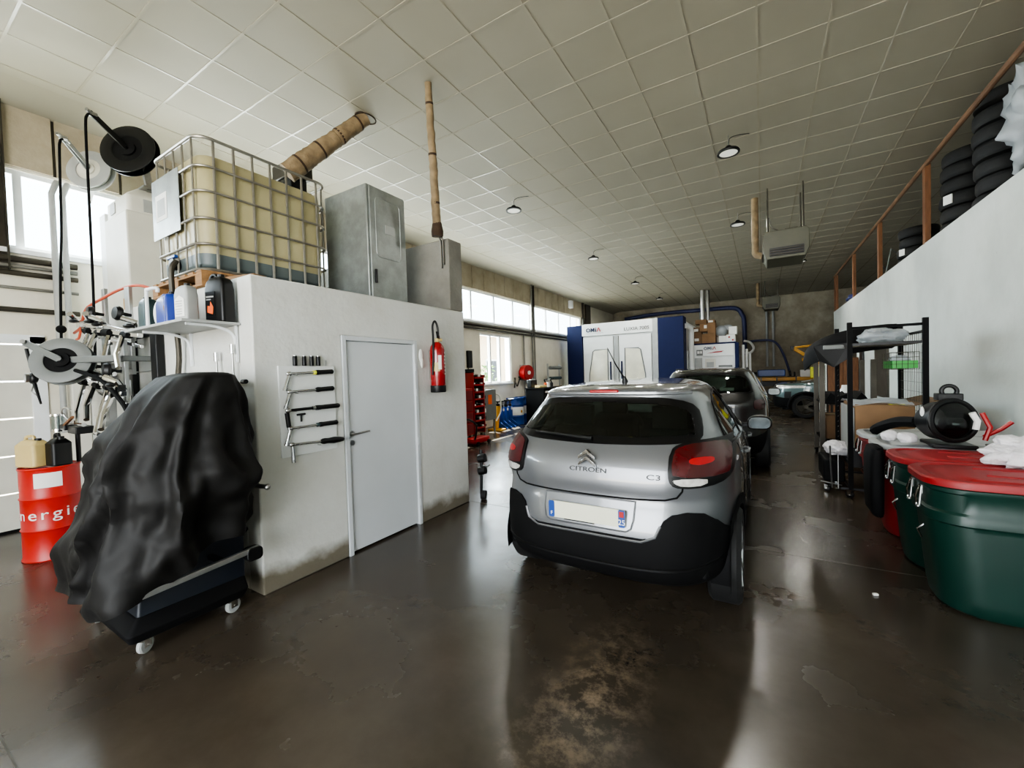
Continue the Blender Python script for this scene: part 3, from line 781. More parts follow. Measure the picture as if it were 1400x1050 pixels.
# badge: two stacked chevrons
ch = MB()
for z in (1.045, 1.088):
    ch.prism([(-.058, z-.03), (0, z+.012), (.058, z-.03), (.058, z-.008), (0, z+.036), (-.058, z-.008)], 'y', .028, .060)
obj('chevron_badge', ch, 'chrome', car, bevel=.003).location = (0, 0, .012)
text('lettering', 'CITROËN', .042, 'black', car, (0, .052, 1.0), (PI/2-.1, 0, 0), .002, 1.45)
q3 = B_tree.ray_cast(Vector((.42, -3, .985)), Vector((0, 1, 0)))[0]
text('lettering', 'C3', .044, 'black', car, q3+Vector((0, -.006, 0)), (PI/2-.1, 0, .10), .003, 1.7)
# wiper, aerial, handles
obj('rear_wiper', MB().tube([B_tree.ray_cast(Vector((x, -3, z)), Vector((0, 1, 0)))[0]+Vector((0, -.022, .006)) for x, z in ((.0, 1.185), (-.1, 1.19), (-.25, 1.20), (-.46, 1.207))], [.016, .013, .010, .006], 8), 'black', car)
ae = obj('roof_aerial', MB().cyl((0, .98, 1.54), (0, .96, 1.595), .03, 16, .012).tube([(0, .965, 1.58), (-.03, .82, 1.70), (-.055, .70, 1.83)], [.007, .005, .003], 8), 'black', car)
for sd in (1, -1):
    for v in (1.38, 2.25):
        obj('door_handle', MB().tube([(sd*.868, v-.1, .965), (sd*.895, v-.08, .967), (sd*.897, v+.08, .965), (sd*.868, v+.1, .963)], .013, 8), 'silver', car)
    obj('door_seam', B.line([(1.66, 1.08), (1.68, .7), (1.66, .32)], 'side', .004, .001, sd), 'blackm', car)
    obj('door_seam', B.line([(.98, 1.10), (1.06, .86), (1.2, .6), (1.22, .32)], 'side', .004, .001, sd), 'blackm', car)
    obj('side_moulding', B.decal([(1.14, .28), (1.14, .38), (2.92, .38), (2.92, .28)], 'side', .01, .015, .06, side=sd), 'blackm', car)
    for a in B.wheels:
        ring = []
        bmr = MB(); n_ = 22
        in_, out_ = [], []
        for k in range(n_+1):
            t = PI*(-.08)+PI*1.16*k/n_
            for rad, lst in ((.352, in_), (.43, out_)):
                q = (a+rad*math.cos(t), .33+rad*math.sin(t))
                h = B_tree.ray_cast(Vector((sd*3, q[0], q[1])), Vector((-sd, 0, 0)))
                p = h[0].copy() if h[0] is not None else Vector((sd*.85, q[0], q[1]))
                p.x = sd*max(abs(p.x), .80)+sd*.012; lst.append(p)
        A_ = [bmr.bm.verts.new(p) for p in in_]; O_ = [bmr.bm.verts.new(p) for p in out_]; I_ = [bmr.bm.verts.new(p-Vector((sd*.12, 0, 0))) for p in in_]
        for k in range(n_):
            bmr.bm.faces.new((A_[k], A_[k+1], O_[k+1], O_[k])); bmr.bm.faces.new((A_[k], A_[k+1], I_[k+1], I_[k]))
        obj('arch_trim', bmr, 'blackm', car)
        add_wheel(car, sd*.765, a, .33, .2, sd)
    side_mirror(car, .84, 2.52, 1.06, sd, 'silver')
obj('underbody', MB().boxb(-.62, .62, .5, 3.8, .22, .34).boxb(-.7, .7, .2, .38, .34, .5).boxb(-.62, .62, 1.15, 2.9, .3, .5), 'blackm', car, bevel=.02)
build_interior(car, .82, (.95, 2.0), .34, 2.55)
obj('parcel_cloth', MB().sph((.05, .85, 1.03), .2, (1.2, .6, .35)).sph((.4, .8, 1.02), .12, (1.2, .6, .3)), 'skin_yellow', car)

# ---- dark hatchback standing in front of the silver one
car2 = thing('dark_hatchback', 'dark grey hatchback parked in line beyond the silver car', 'car', (-.80, 7.1, 0), 0)
k2 = 1.055
sc = lambda tab, a, b: [(z*a, v*b) for z, v in tab]
B2 = CarBody(sc([(.22, .25), (.34, .06), (.5, 0), (.8, .05), (1.0, .05), (1.12, .12), (1.44, .42), (1.50, .45), (1.53, .6), (1.55, .95), (1.565, 1.5)], k2, 1.0), sc(vf, k2, 1.08), sc(hw, k2, 1.02), 4.3, nr=5, dw=.03, N=72, wheels=(.8, 3.5), wr=.34)
rg2 = chaikin(mirror([(0, 1.56), (.45, 1.54), (.60, 1.48), (.66, 1.30), (.66, 1.23), (.5, 1.215), (0, 1.205)]), 1)
s1 = chaikin([(.70, 1.20), (.85, 1.36), (1.05, 1.49), (1.70, 1.54), (1.74, 1.14), (1.1, 1.16)], 1); s2 = chaikin([(1.82, 1.14), (1.78, 1.54), (2.1, 1.52), (2.4, 1.44), (2.8, 1.14)], 1)
w2 = chaikin(mirror([(0, 1.55), (.50, 1.53), (.62, 1.40), (.72, 1.18), (.6, 1.14), (0, 1.12)]), 1)
B2.cut(shrink(rg2, .02), 'rear'); B2.cut(shrink(w2, .03), 'front')
for sd in (1, -1): B2.cut(shrink(s1, .02), 'side', sd); B2.cut(shrink(s2, .02), 'side', sd)
B2.arches(.375)
obj('body_shell', B2.bm, 'dkgrey', car2, smooth=50)
g2 = obj('rear_window', B2.decal(shrink(rg2, .03), 'rear', .004, .003, .05), 'car_glass', car2, smooth=60)
obj('window_border', B2.decal(rg2, 'rear', .003, .006, .015, hole=shrink(rg2, .03)), 'satin_black', g2, smooth=60)
obj('window_sticker', MB().box((.30, .36, 1.29), (.2, .008, .06), Matrix.Rotation(-.6, 4, 'X')), 'paper', g2, smooth=0)
obj('windscreen', B2.decal(w2, 'front', .003, .003, .06), 'car_glass', car2, smooth=60)
for sd in (1, -1):
    for poly in (s1, s2):
        gg = obj('side_window', B2.decal(poly, 'side', .003, .003, .06, side=sd), 'car_glass', car2, smooth=60)
        obj('window_seal', B2.line(poly+[poly[0]], 'side', .008, .004, sd), 'grey_light', gg)
    o = chaikin([(x*sd, y) for x, y in [(.66, 1.10), (.70, 1.13), (.78, 1.13), (.82, 1.08), (.80, .98), (.68, .98)]], 1)
    obj('tail_lamp', B2.decal(o, 'rear', .012, .02, .03), 'lamp_red', car2, smooth=60)
    for v in (1.45, 2.35): obj('door_handle', MB().tube([(sd*.885, v-.1, 1.01), (sd*.91, v-.08, 1.012), (sd*.91, v+.08, 1.012), (sd*.885, v+.1, 1.01)], .012, 8), 'dkgrey', car2)
    for a in B2.wheels: add_wheel(car2, sd*.78, a, .34, .21, sd)
    side_mirror(car2, .85, 2.68, 1.13, sd, 'dkgrey')
obj('bumper_cladding', B2.decal(mirror([(0, .55), (.7, .58), (.84, .62), (.84, .3), (0, .3)]), 'rear', .01, .02, .05), 'blackm', car2)
obj('underbody', MB().boxb(-.62, .62, .25, 4.0, .2, .34).boxb(-.62, .62, 1.2, 3.0, .3, .5), 'blackm', car2, bevel=.02)
build_interior(car2, .84, (1.0, 2.1), .34, 2.7, 1.06)
obj('roof_rail', B2.line([(-.56, .9), (-.56, 2.1)], 'top', .014, .02), 'black', car2)
obj('roof_rail', B2.line([(.56, .9), (.56, 2.1)], 'top', .014, .02), 'black', car2)

# ---- grey-green off-roader nosing in from the right at the far end
car3 = thing('green_offroader', 'grey-green off-roader with slim white headlamp, nose out of the far right bay', 'car', (4.5, 16.35, 0), math.radians(91))
k3 = 1.10
vf3 = [(.26, 4.05), (.36, 4.2), (.7, 4.22), (.95, 4.18), (1.05, 4.05), (1.12, 3.3), (1.2, 3.05), (1.4, 2.8), (1.6, 2.45), (1.68, 2.2), (1.70, 2.0)]
vr3 = [(.26, .25), (.4, .06), (.6, 0), (1.05, .03), (1.2, .1), (1.6, .3), (1.66, .45), (1.70, 1.2)]
hw3 = [(.26, .80), (.4, .88), (.7, .90), (1.0, .90), (1.12, .86), (1.3, .80), (1.6, .68), (1.66, .6), (1.69, .4), (1.70, .15)]
B3 = CarBody(vr3, vf3, hw3, 4.2, nr=5, nf=5, dw=.035, N=72, wheels=(.8, 3.42), wr=.36)
s1 = [(.5, 1.22), (.6, 1.52), (1.70, 1.60), (1.74, 1.18)]; s2 = [(1.82, 1.18), (1.78, 1.60), (2.3, 1.56), (2.85, 1.2)]
w3 = mirror([(0, 1.62), (.55, 1.6), (.70, 1.25), (0, 1.2)])
for sd in (1, -1): B3.cut(shrink(s1, .02), 'side', sd); B3.cut(shrink(s2, .02), 'side', sd)
B3.cut(shrink(w3, .03), 'front'); B3.arches(.41)
obj('body_shell', B3.bm, 'teal_car', car3, smooth=50)
obj('windscreen', B3.decal(w3, 'front', .003, .003, .06), 'car_glass', car3, smooth=60)
obj('grille', B3.decal(mirror([(0, 1.0), (.55, 1.0), (.60, .92), (.55, .84), (0, .84)]), 'front', .01, .02, .05), 'black', car3)
obj('bumper_cladding', B3.decal(mirror([(0, .70), (.5, .68), (.84, .60), (.86, .32), (0, .3)]), 'front', .01, .02, .05), 'blackm', car3)
for sd in (1, -1):
    hl = obj('headlamp', B3.decal([(sd*.58, 1.01), (sd*.86, 1.0), (sd*.86, .93), (sd*.58, .90)], 'front', .012, .02, .03), 'lamp_clear', car3, smooth=60)
    obj('light_strip', B3.decal([(3.95, 1.0), (4.14, 1.0), (4.14, .955), (3.95, .955)], 'side', .012, .01, .03, side=sd), 'lens', hl)
    obj('air_intake', B3.decal([(sd*.74, .82), (sd*.80, .82), (sd*.80, .60), (sd*.74, .60)], 'front', .006, .01, .03), 'black', car3)
    for poly in (s1, s2): obj('side_window', B3.decal(poly, 'side', .003, .003, .06, side=sd), 'car_glass', car3, smooth=60)
    for a in B3.wheels:
        add_wheel(car3, sd*.80, a, .36, .23, sd, 'dark_steel', 5)
        pts = []
        for k in range(19):
            t = -PI*.05+PI*1.1*k/18
            pts.append((sd*.905, a+.43*math.cos(t), .36+.43*math.sin(t)))
        obj('arch_trim', MB().tube(pts, .045, 8), 'blackm', car3)
    obj('side_moulding', B3.decal([(1.2, .3), (1.2, .45), (3.0, .45), (3.0, .3)], 'side', .01, .015, .1, side=sd), 'blackm', car3)
    side_mirror(car3, .86, 2.72, 1.22, sd, 'black')
obj('underbody', MB().boxb(-.62, .62, .25, 4.0, .24, .45), 'blackm', car3, bevel=.02)
build_interior(car3, .84, (1.0, 2.1), .36, 2.75, 1.1)
# ------------------------------------------------------------------ on top of the store room
ROOF = 2.46
# pallet
pa = thing('wooden_pallet', 'wooden pallet under the caged water tank on the store room roof', 'pallet', (-4.48, 2.26, ROOF), world=True)
X0, X1, Y0, Y1 = -4.99, -3.98, 1.63, 2.90
for k in range(7):
    xx = X0+.005+k*(X1-X0-.1)/6
    obj('board', MB().boxb(xx, xx+.09, Y0, Y1, ROOF+.118, ROOF+.138), 'wood', pa, bevel=.003)
for yy in (Y0, (Y0+Y1)/2-.05, Y1-.1):
    obj('board', MB().boxb(X0, X1, yy, yy+.1, ROOF+.10, ROOF+.118), 'wood', pa, bevel=.003)
    obj('board', MB().boxb(X0, X1, yy, yy+.1, ROOF+.002, ROOF+.022), 'wood', pa, bevel=.003)
    for xx in (X0, (X0+X1)/2-.06, X1-.12):
        obj('block', MB().boxb(xx, xx+.12, yy, yy+.1, ROOF+.022, ROOF+.10), 'wood', pa, bevel=.003)
# caged tank
ib = thing('caged_water_tank', 'milky bulk water tank in a galvanised tube cage on the store room roof', 'tank', (-4.485, 2.265, ROOF+.14))
hx, hy, H_ = .455, .61, 1.16
rings = []
for z, ins in ((.02, .10), (.035, .06), (.07, .03), (.5, .022), (.98, .03), (1.02, .05), (1.045, .10), (1.055, .2)):
    rings.append([Vector((p[0], p[1], z)) for p in rr(-hx+ins, hx-ins, -hy+ins, hy-ins, .13, 6)])
m = M['ibc_milk']; m.node_tree.nodes
for n_ in m.node_tree.nodes:
    if n_.type == 'MATH' and n_.operation == 'GREATER_THAN': n_.inputs[1].default_value = .17
tk = MB().loft(rings)
tb = obj('tank_bottle', tk, 'ibc_milk', ib, bevel=.01)
obj('filler_cap', MB().lathe([(0, 1.10), (.08, 1.10), (.085, 1.05), (.12, 1.05)], (0, 0, 0)), 'black', tb)
cg = MB()
for z, r_ in ((.02, .012), (.24, .010), (.46, .010), (.69, .010), (.90, .010), (1.14, .013)):
    cg.tube([Vector((p[0], p[1], z)) for p in rr(-hx, hx, -hy, hy, .12, 6)], r_*1.15, 8, True)
for k in range(7):
    yy = -hy+.13+k*(2*hy-.26)/6
    for sx in (-1, 1):
        xx = sx*(hx-.006)
        pts = []
        for i in range(6):
            za, zb = (.02, .24, .46, .69, .90, 1.14)[i], ((.02, .24, .46, .69, .90, 1.14)+(1.14,))[i+1] if i < 5 else 1.14
        cg.tube([(xx, yy, .0), (xx, yy, 1.14)], .0115, 8)
for k in range(5):
    xx = -hx+.10+k*(2*hx-.2)/4
    for sy in (-1, 1): cg.tube([(xx, sy*(hy-.006), .0), (xx, sy*(hy-.006), 1.14)], .0095, 8)
obj('cage', cg, 'cage', ib)
obj('base_tray', MB().prism(rr(-hx, hx, -hy, hy, .1), 'z', 0, .02), 'galv', ib)
pl_ = obj('sign_plate', MB().boxb(-.44, .13, -hy-.014, -hy-.010, .40, .95), 'galv', ib, bevel=.003)
obj('plate_sticker', MB().boxb(-.36, -.12, -hy-.017, -hy-.0145, .56, .80), 'paper', pl_, smooth=0)
obj('sticker_panel', MB().boxb(-.32, -.16, -hy-.019, -hy-.0175, .60, .75), 'grey_light', pl_, smooth=0)
vl = obj('outlet_valve', MB().cyl((-.05, -hy+.12, .12), (-.05, -hy-.02, .12), .045, 20).cyl((-.05, -hy-.02, .12), (-.05, -hy-.03, .12), .06, 20), 'black', ib)
obj('valve_lever', MB().box((-.05, -hy-.02, .185), (.17, .03, .025)), 'blue', vl, bevel=.005)
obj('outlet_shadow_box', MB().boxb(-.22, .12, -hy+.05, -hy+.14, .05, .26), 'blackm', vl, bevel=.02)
hz = obj('drain_hose', MB().tube(smooth_path([(-4.36, 1.60, 2.72), (-4.36, 1.56, 2.62), (-4.37, 1.57, 2.3), (-4.40, 1.60, 1.9), (-4.47, 1.60, 1.60), (-4.52, 1.62, 1.2)]), .022, 10), 'dark_steel')
tag(hz, 'dark drain hose hanging from the caged tank past the bottle shelf', 'hose')
# cardboard scrap on the parapet
cs = obj('cardboard_scrap', MB().box((-3.62, 1.80, ROOF+.03), (.30, .12, .045), Matrix.Rotation(.25, 4, 'Z')), 'cardboard', bevel=.004)
tag(cs, 'flat cardboard scrap lying on the roof edge beside the caged tank', 'cardboard')

# grey metal cabinet
gc = thing('grey_metal_cabinet', 'grey sheet metal cabinet with panelled door standing behind the caged tank', 'cabinet', (-4.03, 3.38, ROOF), world=True)
cbx = obj('body', MB().boxb(-4.40, -3.675, 3.10, 3.66, ROOF, 3.78), 'galv', gc, bevel=.012)
cd = obj('door', MB().prism(rr(3.125, 3.645, ROOF+.04, 3.76, .02), 'x', -3.675, -3.652), 'galv', gc, bevel=.006)
pn = MB(); pn.tube([(-3.651, p[0], p[1]) for p in rr(3.2, 3.56, 3.0, 3.66, .06)], .006, 6, True)
obj('door_pressing', pn, 'galv', cd)
obj('door_plate', MB().prism(rr(3.33, 3.47, 3.28, 3.38, .01), 'x', -3.652, -3.645), 'grey_light', cd, bevel=.002)
obj('door_handle', MB().boxb(-3.652, -3.63, 3.16, 3.185, 2.7, 2.85), 'black', cd, bevel=.004)

# flue and lagged ducts
fl = thing('flue_box', 'black square flue rising behind the caged tank', 'flue', (-4.95, 3.05, ROOF), world=True)
obj('flue_casing', MB().boxb(-5.1, -4.8, 2.95, 3.15, ROOF, 4.1), 'black', fl, bevel=.01)
obj('flue_cowl', MB().boxb(-5.15, -4.72, 2.92, 3.18, 4.1, 4.28), 'dark_steel', fl, bevel=.01)
def lag(name, label, a, b, r0_, r1_, cat='duct', bands=4, wob=.01):
    t = thing(name, label, cat, a, world=True)
    a, b = Vector(a), Vector(b); pts = []; rs = []; random.seed(3)
    for i in range(41):
        k = i/40; p = a.lerp(b, k)+Vector((random.uniform(-1, 1), random.uniform(-1, 1), 0))*wob*.4
        pts.append(p); rs.append((r0_+(r1_-r0_)*k)*(1+random.uniform(-.05, .05)))
    obj('lagging', MB().tube(pts, rs, 16), 'lagging', t)
    for i in range(bands):
        k = (i+.6)/bands; p = a.lerp(b, k); d = (b-a).normalized()*.012; r_ = (r0_+(r1_-r0_)*k)*1.06
        obj('lagging_band', MB().cyl(p-d, p+d, r_, 18), 'lagging_dark', t)
    return t
t = lag('lagged_duct', 'tan lagged duct slanting from the black flue up through the ceiling', (-4.76, 2.88, 4.09), (-4.30, 3.66, 4.96), .115, .085, bands=4)
obj('ceiling_collar', MB().tube([(-4.30+.10*math.cos(a*PI/12), 3.67+.14*math.sin(a*PI/12), 4.966) for a in range(24)], .008, 8, True), 'lagging_dark', t)
t = lag('lagged_pipe', 'thin upright lagged pipe between the ceiling and the concrete parapet', (-3.355, 3.88, 3.40), (-3.20, 3.63, 4.965), .052, .040, 'pipe', 3, .012)
obj('charred_end', MB().tube([(-3.362, 3.89, 3.34), (-3.358, 3.885, 3.40), (-3.35, 3.875, 3.5)], [.07, .075, .055], 12), 'lagging_dark', t)
obj('copper_pipe', MB().tube([(-3.38, 3.975, 2.98), (-3.38, 3.97, 3.3), (-3.37, 3.9, 3.4)], .011, 8), 'dark_steel', t)
obj('copper_pipe', MB().tube([(-3.345, 3.975, 3.02), (-3.345, 3.97, 3.3), (-3.345, 3.9, 3.4)], .011, 8), 'dark_steel', t)

# tall white plastic cabinet with moulded top
tc = thing('white_tank_cabinet', 'tall white tank cabinet with a moulded top beside the caged tank', 'tank', (-6.3, 2.1, ROOF), world=True)
obj('casing', MB().boxb(-6.62, -5.93, 1.74, 2.5, ROOF, 3.58), 'offwhite', tc, bevel=.015)
obj('top_moulding', MB().loft([[Vector((x, y, z)) for x, y in rr(-6.6+i, -5.95-i, 1.76+i, 2.48-i, .05)] for z, i in ((3.58, .0), (3.76, .0), (3.80, .03), (3.88, .12), (3.9, .14))]), 'offwhite', tc, bevel=.006)
obj('moulded_grip', MB().boxb(-5.955, -5.94, 1.9, 2.02, 3.60, 3.74).boxb(-6.45, -6.3, 1.75, 1.765, 3.62, 3.74), 'grey_light', tc, bevel=.004)
obj('yellow_note', MB().boxb(-6.12, -6.0, 1.734, 1.74, 2.50, 2.62), 'orange', tc, smooth=0).data.materials[0] = M['yellow']
sp_ = obj('side_panel', MB().boxb(-6.86, -6.66, 1.76, 2.4, ROOF, 3.7), 'white', bevel=.01)
tag(sp_, 'narrow white panel standing left of the tall white tank cabinet', 'panel')

# hose reels
def reel(name, label, c, axis, R, mat, drum, arm_to, hose_pts=None, hose_mat='blackm', hr=.012, loc=None):
    t = thing(name, label, 'hose reel', loc or c, world=True)
    ax = Vector(axis).normalized(); c = Vector(c)
    f = MB()
    for s_ in (-1, 1): f.lathe([(R*.55, s_*.05), (R*.6, s_*.055), (R*.93, s_*.05), (R, s_*.045), (R, s_*.035), (R*.93, s_*.04), (R*.6, s_*.045), (R*.55, s_*.04)], c, ax, 40)
    obj('flange', f, mat, t)
    h = MB().cyl(c-ax*.06, c+ax*.06, R*.3, 28)
    for k in range(5): h.torus(c+ax*(.016*(k-2)), R*.70, .013, ax, 36, 8)
    h.cyl(c-ax*.04, c+ax*.04, R*.62, 36)
    obj('wound_hose', h, drum, t)
    a1 = Vector(arm_to)
    ar = MB()
    for s_ in (-1, 1): ar.bar(c+ax*.075*s_, a1+ax*.04*s_, .012, .055)
    ar.cyl(c-ax*.085, c+ax*.085, .02, 14)
    obj('guide_arm', ar, mat, t)
    ro = MB().cyl(a1-ax*.075, a1+ax*.075, .018, 12).box(a1, (.06, .06, .03))
    obj('roller', ro, 'steel', t)
    if hose_pts: obj('hose', MB().tube(smooth_path(hose_pts), hr, 8), hose_mat, t)
    return t
t = reel('hose_reel', 'black hose reel on a steel post above the tall white cabinet', (-6.10, 1.86, 4.30), (.6, -.75, .15), .28, 'satin_black', 'blackm', (-5.98, 1.53, 4.50),
     [(-5.98, 1.53, 4.50), (-5.95, 1.48, 4.46), (-5.92, 1.455, 4.3), (-5.92, 1.45, 3.6), (-5.95, 1.45, 2.6), (-5.98, 1.44, 1.75), (-6.0, 1.44, 1.45)], loc=(-6.05, 1.95, 3.88))
obj('post', MB().bar((-6.05, 2.0, 3.88), (-6.06, 1.95, 4.3), .1, .06).box((-6.05, 2.0, 3.895), (.22, .18, .02)), 'steel', t)
t = reel('hose_reel', 'pale hose reel against the window with its hose hanging down', (-7.0, 1.75, 4.28), (.6, -.75, .15), .24, 'grey_light', 'offwhite', (-6.62, 1.44, 4.42),
     [(-6.62, 1.44, 4.42), (-6.60, 1.41, 4.36), (-6.58, 1.395, 4.2), (-6.62, 1.385, 3.4), (-6.68, 1.37, 2.9), (-6.76, 1.36, 2.1)], loc=(-7.3, 1.75, 4.2))
obj('wall_bracket', MB().bar((-7.33, 1.8, 4.2), (-7.0, 1.78, 4.26), .06, .05).bar((-7.33, 1.8, 4.0), (-7.0, 1.78, 4.2), .03, .03), 'grey_light', t)
obj('hose_stop', MB().sph((-6.73, 1.362, 2.3), .045), 'blackm', t)
t = reel('hose_reel', 'grey oil hose reel with a dispensing gun, hung low near the sectional door', (-5.52, 1.12, 1.885), (.80, -.55, .28), .215, 'grey', 'blackm', (-5.72, .94, 2.05),
     [(-5.36, 1.16, 1.80), (-5.05, 1.25, 1.70), (-4.75, 1.30, 1.50), (-4.62, 1.30, 1.38), (-4.60, 1.30, 1.25)], hr=.018, loc=(-5.2, 1.66, 1.9))
obj('swing_arm', MB().bar((-5.52, 1.18, 1.90), (-5.12, 1.40, 1.90), .12, .06).bar((-5.12, 1.40, 1.90), (-5.12, 1.66, 1.90), .1, .05), 'grey', t, bevel=.008)
gn = obj('dispensing_gun', MB().cyl((-5.90, .96, 2.02), (-5.84, .98, 1.80), .014, 10).sph((-5.83, .98, 1.74), .05, (1, .7, 1.1)).cyl((-5.82, .98, 1.72), (-5.72, 1.0, 1.50), .016, 10, .008), 'black', t)
obj('gauge', MB().cyl((-5.84, .93, 1.745), (-5.84, .96, 1.745), .042, 20), 'steel', gn)
obj('trigger_guard', MB().tube([(-5.80, .98, 1.70), (-5.86, .97, 1.62), (-5.80, .99, 1.58)], .006, 8), 'steel', gn)

# services along the left wall
for z, r_, nm in ((3.13, .035, 'upper dark'), (3.05, .022, 'second, pale'), (2.97, .03, 'third, dark'), (2.80, .018, 'thin pale'), (2.55, .03, 'lowest dark')):
    o = obj('conduit_pipe', MB().cyl((XL+.05, YF, z), (XL+.05, 1.64, z), r_, 12), 'conduit' if 'pale' in nm else 'dark_steel')
    tag(o, nm+' service pipe running level under the near high window', 'pipe')
for i, y in enumerate((1.44, 1.53)):
    o = obj('riser_pipe', MB().tube([(XL+.13, y, 1.1), (XL+.13, y, 3.95), (XL+.13, y+.03, 4.05), (XL+.08, y+.06, 4.12)], .030, 12), 'grey_light')
    tag(o, ['left', 'right'][i]+' one of two upright pipes standing before the near window', 'pipe')
o = obj('riser_duct', MB().boxb(XL+.0, XL+.22, 1.50, 1.655, .0, 2.42), 'offwhite', bevel=.01)
tag(o, 'pale boxed duct in the corner behind the grey hose reel', 'duct')
o = obj('red_cable', MB().tube(smooth_path([(-6.9, 1.5, 2.28), (-6.5, 1.47, 2.32), (-6.2, 1.45, 2.48), (-5.9, 1.5, 2.56), (-5.5, 1.55, 2.62), (-5.2, 1.6, 2.62), (-4.9, 1.7, 2.52)]), .014, 8).tube(smooth_path([(-6.6, 1.45, 2.18), (-6.45, 1.44, 2.2), (-6.3, 1.44, 2.38), (-6.15, 1.45, 2.5)]), .012, 8), 'cable_red')
tag(o, 'orange red air line looped over the wheel clamps', 'cable')

# black framed board and the four wheel clamps
bd = thing('clamp_board', 'black framed panel on the white wall behind the wheel clamps', 'board', (-5.3, 1.64, 1.2), world=True)
f = MB().boxb(-5.0, -4.86, 1.59, 1.655, 1.28, 2.22).boxb(-5.95, -4.86, 1.60, 1.655, 1.28, 1.36).boxb(-5.60, -5.52, 1.60, 1.655, 1.36, 2.2).boxb(-5.95, -5.0, 1.60, 1.655, 2.12, 2.2)
obj('frame', f, 'black', bd, bevel=.006)
obj('wire_shelf', MB().tube([(-5.9, 1.62, 1.78), (-5.02, 1.62, 1.78)], .006, 6).tube([(-5.9, 1.62, 1.55), (-5.02, 1.62, 1.55)], .006, 6), 'steel', bd)
def clamp(label, x, y, z, s=1., rot=0.):
    t = thing('wheel_clamp', label, 'wheel clamp', (x, y, z), rot, 'aluminium wheel alignment clamps on the white wall')
    obj('upright_bar', MB().boxb(-.035*s, .035*s, .02, .05, -.30*s, .38*s).boxb(-.045*s, .045*s, .05, .06, -.05, .1), 'alu', t, bevel=.003)
    obj('target_plate', MB().boxb(-.10*s, .10*s, -.02, .0, -.26*s, -.02*s), 'alu', t, bevel=.006)
    cr = obj('cross_arm', MB().bar((-.30*s, -.05, .06*s), (.30*s, -.05, -.02*s), .045, .045).bar((-.24*s, -.02, .0*s), (.26*s, -.02, -.10*s), .03, .035).bar((-.18*s, -.08, .09*s), (.2*s, -.08, .02*s), .02, .02), 'chrome', t, bevel=.004)
    obj('sleeve', MB().cyl((-.20*s, -.06, .035*s), (-.10*s, -.06, .025*s), .03*s, 16), 'blackm', cr)
    obj('sleeve', MB().cyl((.08*s, -.06, .0*s), (.17*s, -.06, -.01*s), .026*s, 16), 'blackm', cr)
    obj('knob', MB().lathe([(0, .05), (.045*s, .045), (.055*s, .02), (.05*s, 0), (.02, -.01), (.015, -.08)], (.13*s, -.10, .15*s), (0, -1, .1), 20), 'black', t)
    for sx, dz in ((-1, .10), (1, .02)):
        j = MB().tube([(sx*.30*s, -.05, dz*s-.02), (sx*.34*s, -.10, dz*s+.06), (sx*.27*s, -.16, dz*s+.10)], .02*s, 8).box((sx*.30*s, -.07, dz*s), (.09*s, .05, .06))
        obj('jaw', j, 'chrome', t)
        obj('rubber_claw', MB().sph((sx*.29*s, -.13, dz*s+.03), .034*s, (1.5, .8, .5)), 'black', t)
    lg = MB().tube([(.10*s, -.08, -.02), (.16*s, -.16, -.16*s), (.26*s, -.2, -.26*s)], .018*s, 8).tube([(-.10*s, -.08, 0), (-.04*s, -.16, -.2*s), (.05*s, -.2, -.3*s), (.2*s, -.2, -.3*s)], .015*s, 8)
    obj('lower_claw', lg, 'chrome', t)
    return t
c0 = clamp('upper left aluminium wheel clamp, nearest the hanging hoses', -5.95, 1.50, 2.20, 1.25)
dup(c0, (-5.28, 1.50, 2.13), .12, 'upper right aluminium wheel clamp, just under the bottle shelf')
dup(c0, (-5.80, 1.42, 1.66), .05, 'lower left aluminium wheel clamp, beside the grey hose reel')
dup(c0, (-5.18, 1.42, 1.60), -.1, 'lower right aluminium wheel clamp, partly behind the black cover')
o = obj('strip_magazine', MB().boxb(-6.35, -6.15, 1.52, 1.65, 1.2, 1.9), 'grey_light', bevel=.008)
tag(o, 'grey slotted upright holder behind the low hose reel', 'holder')

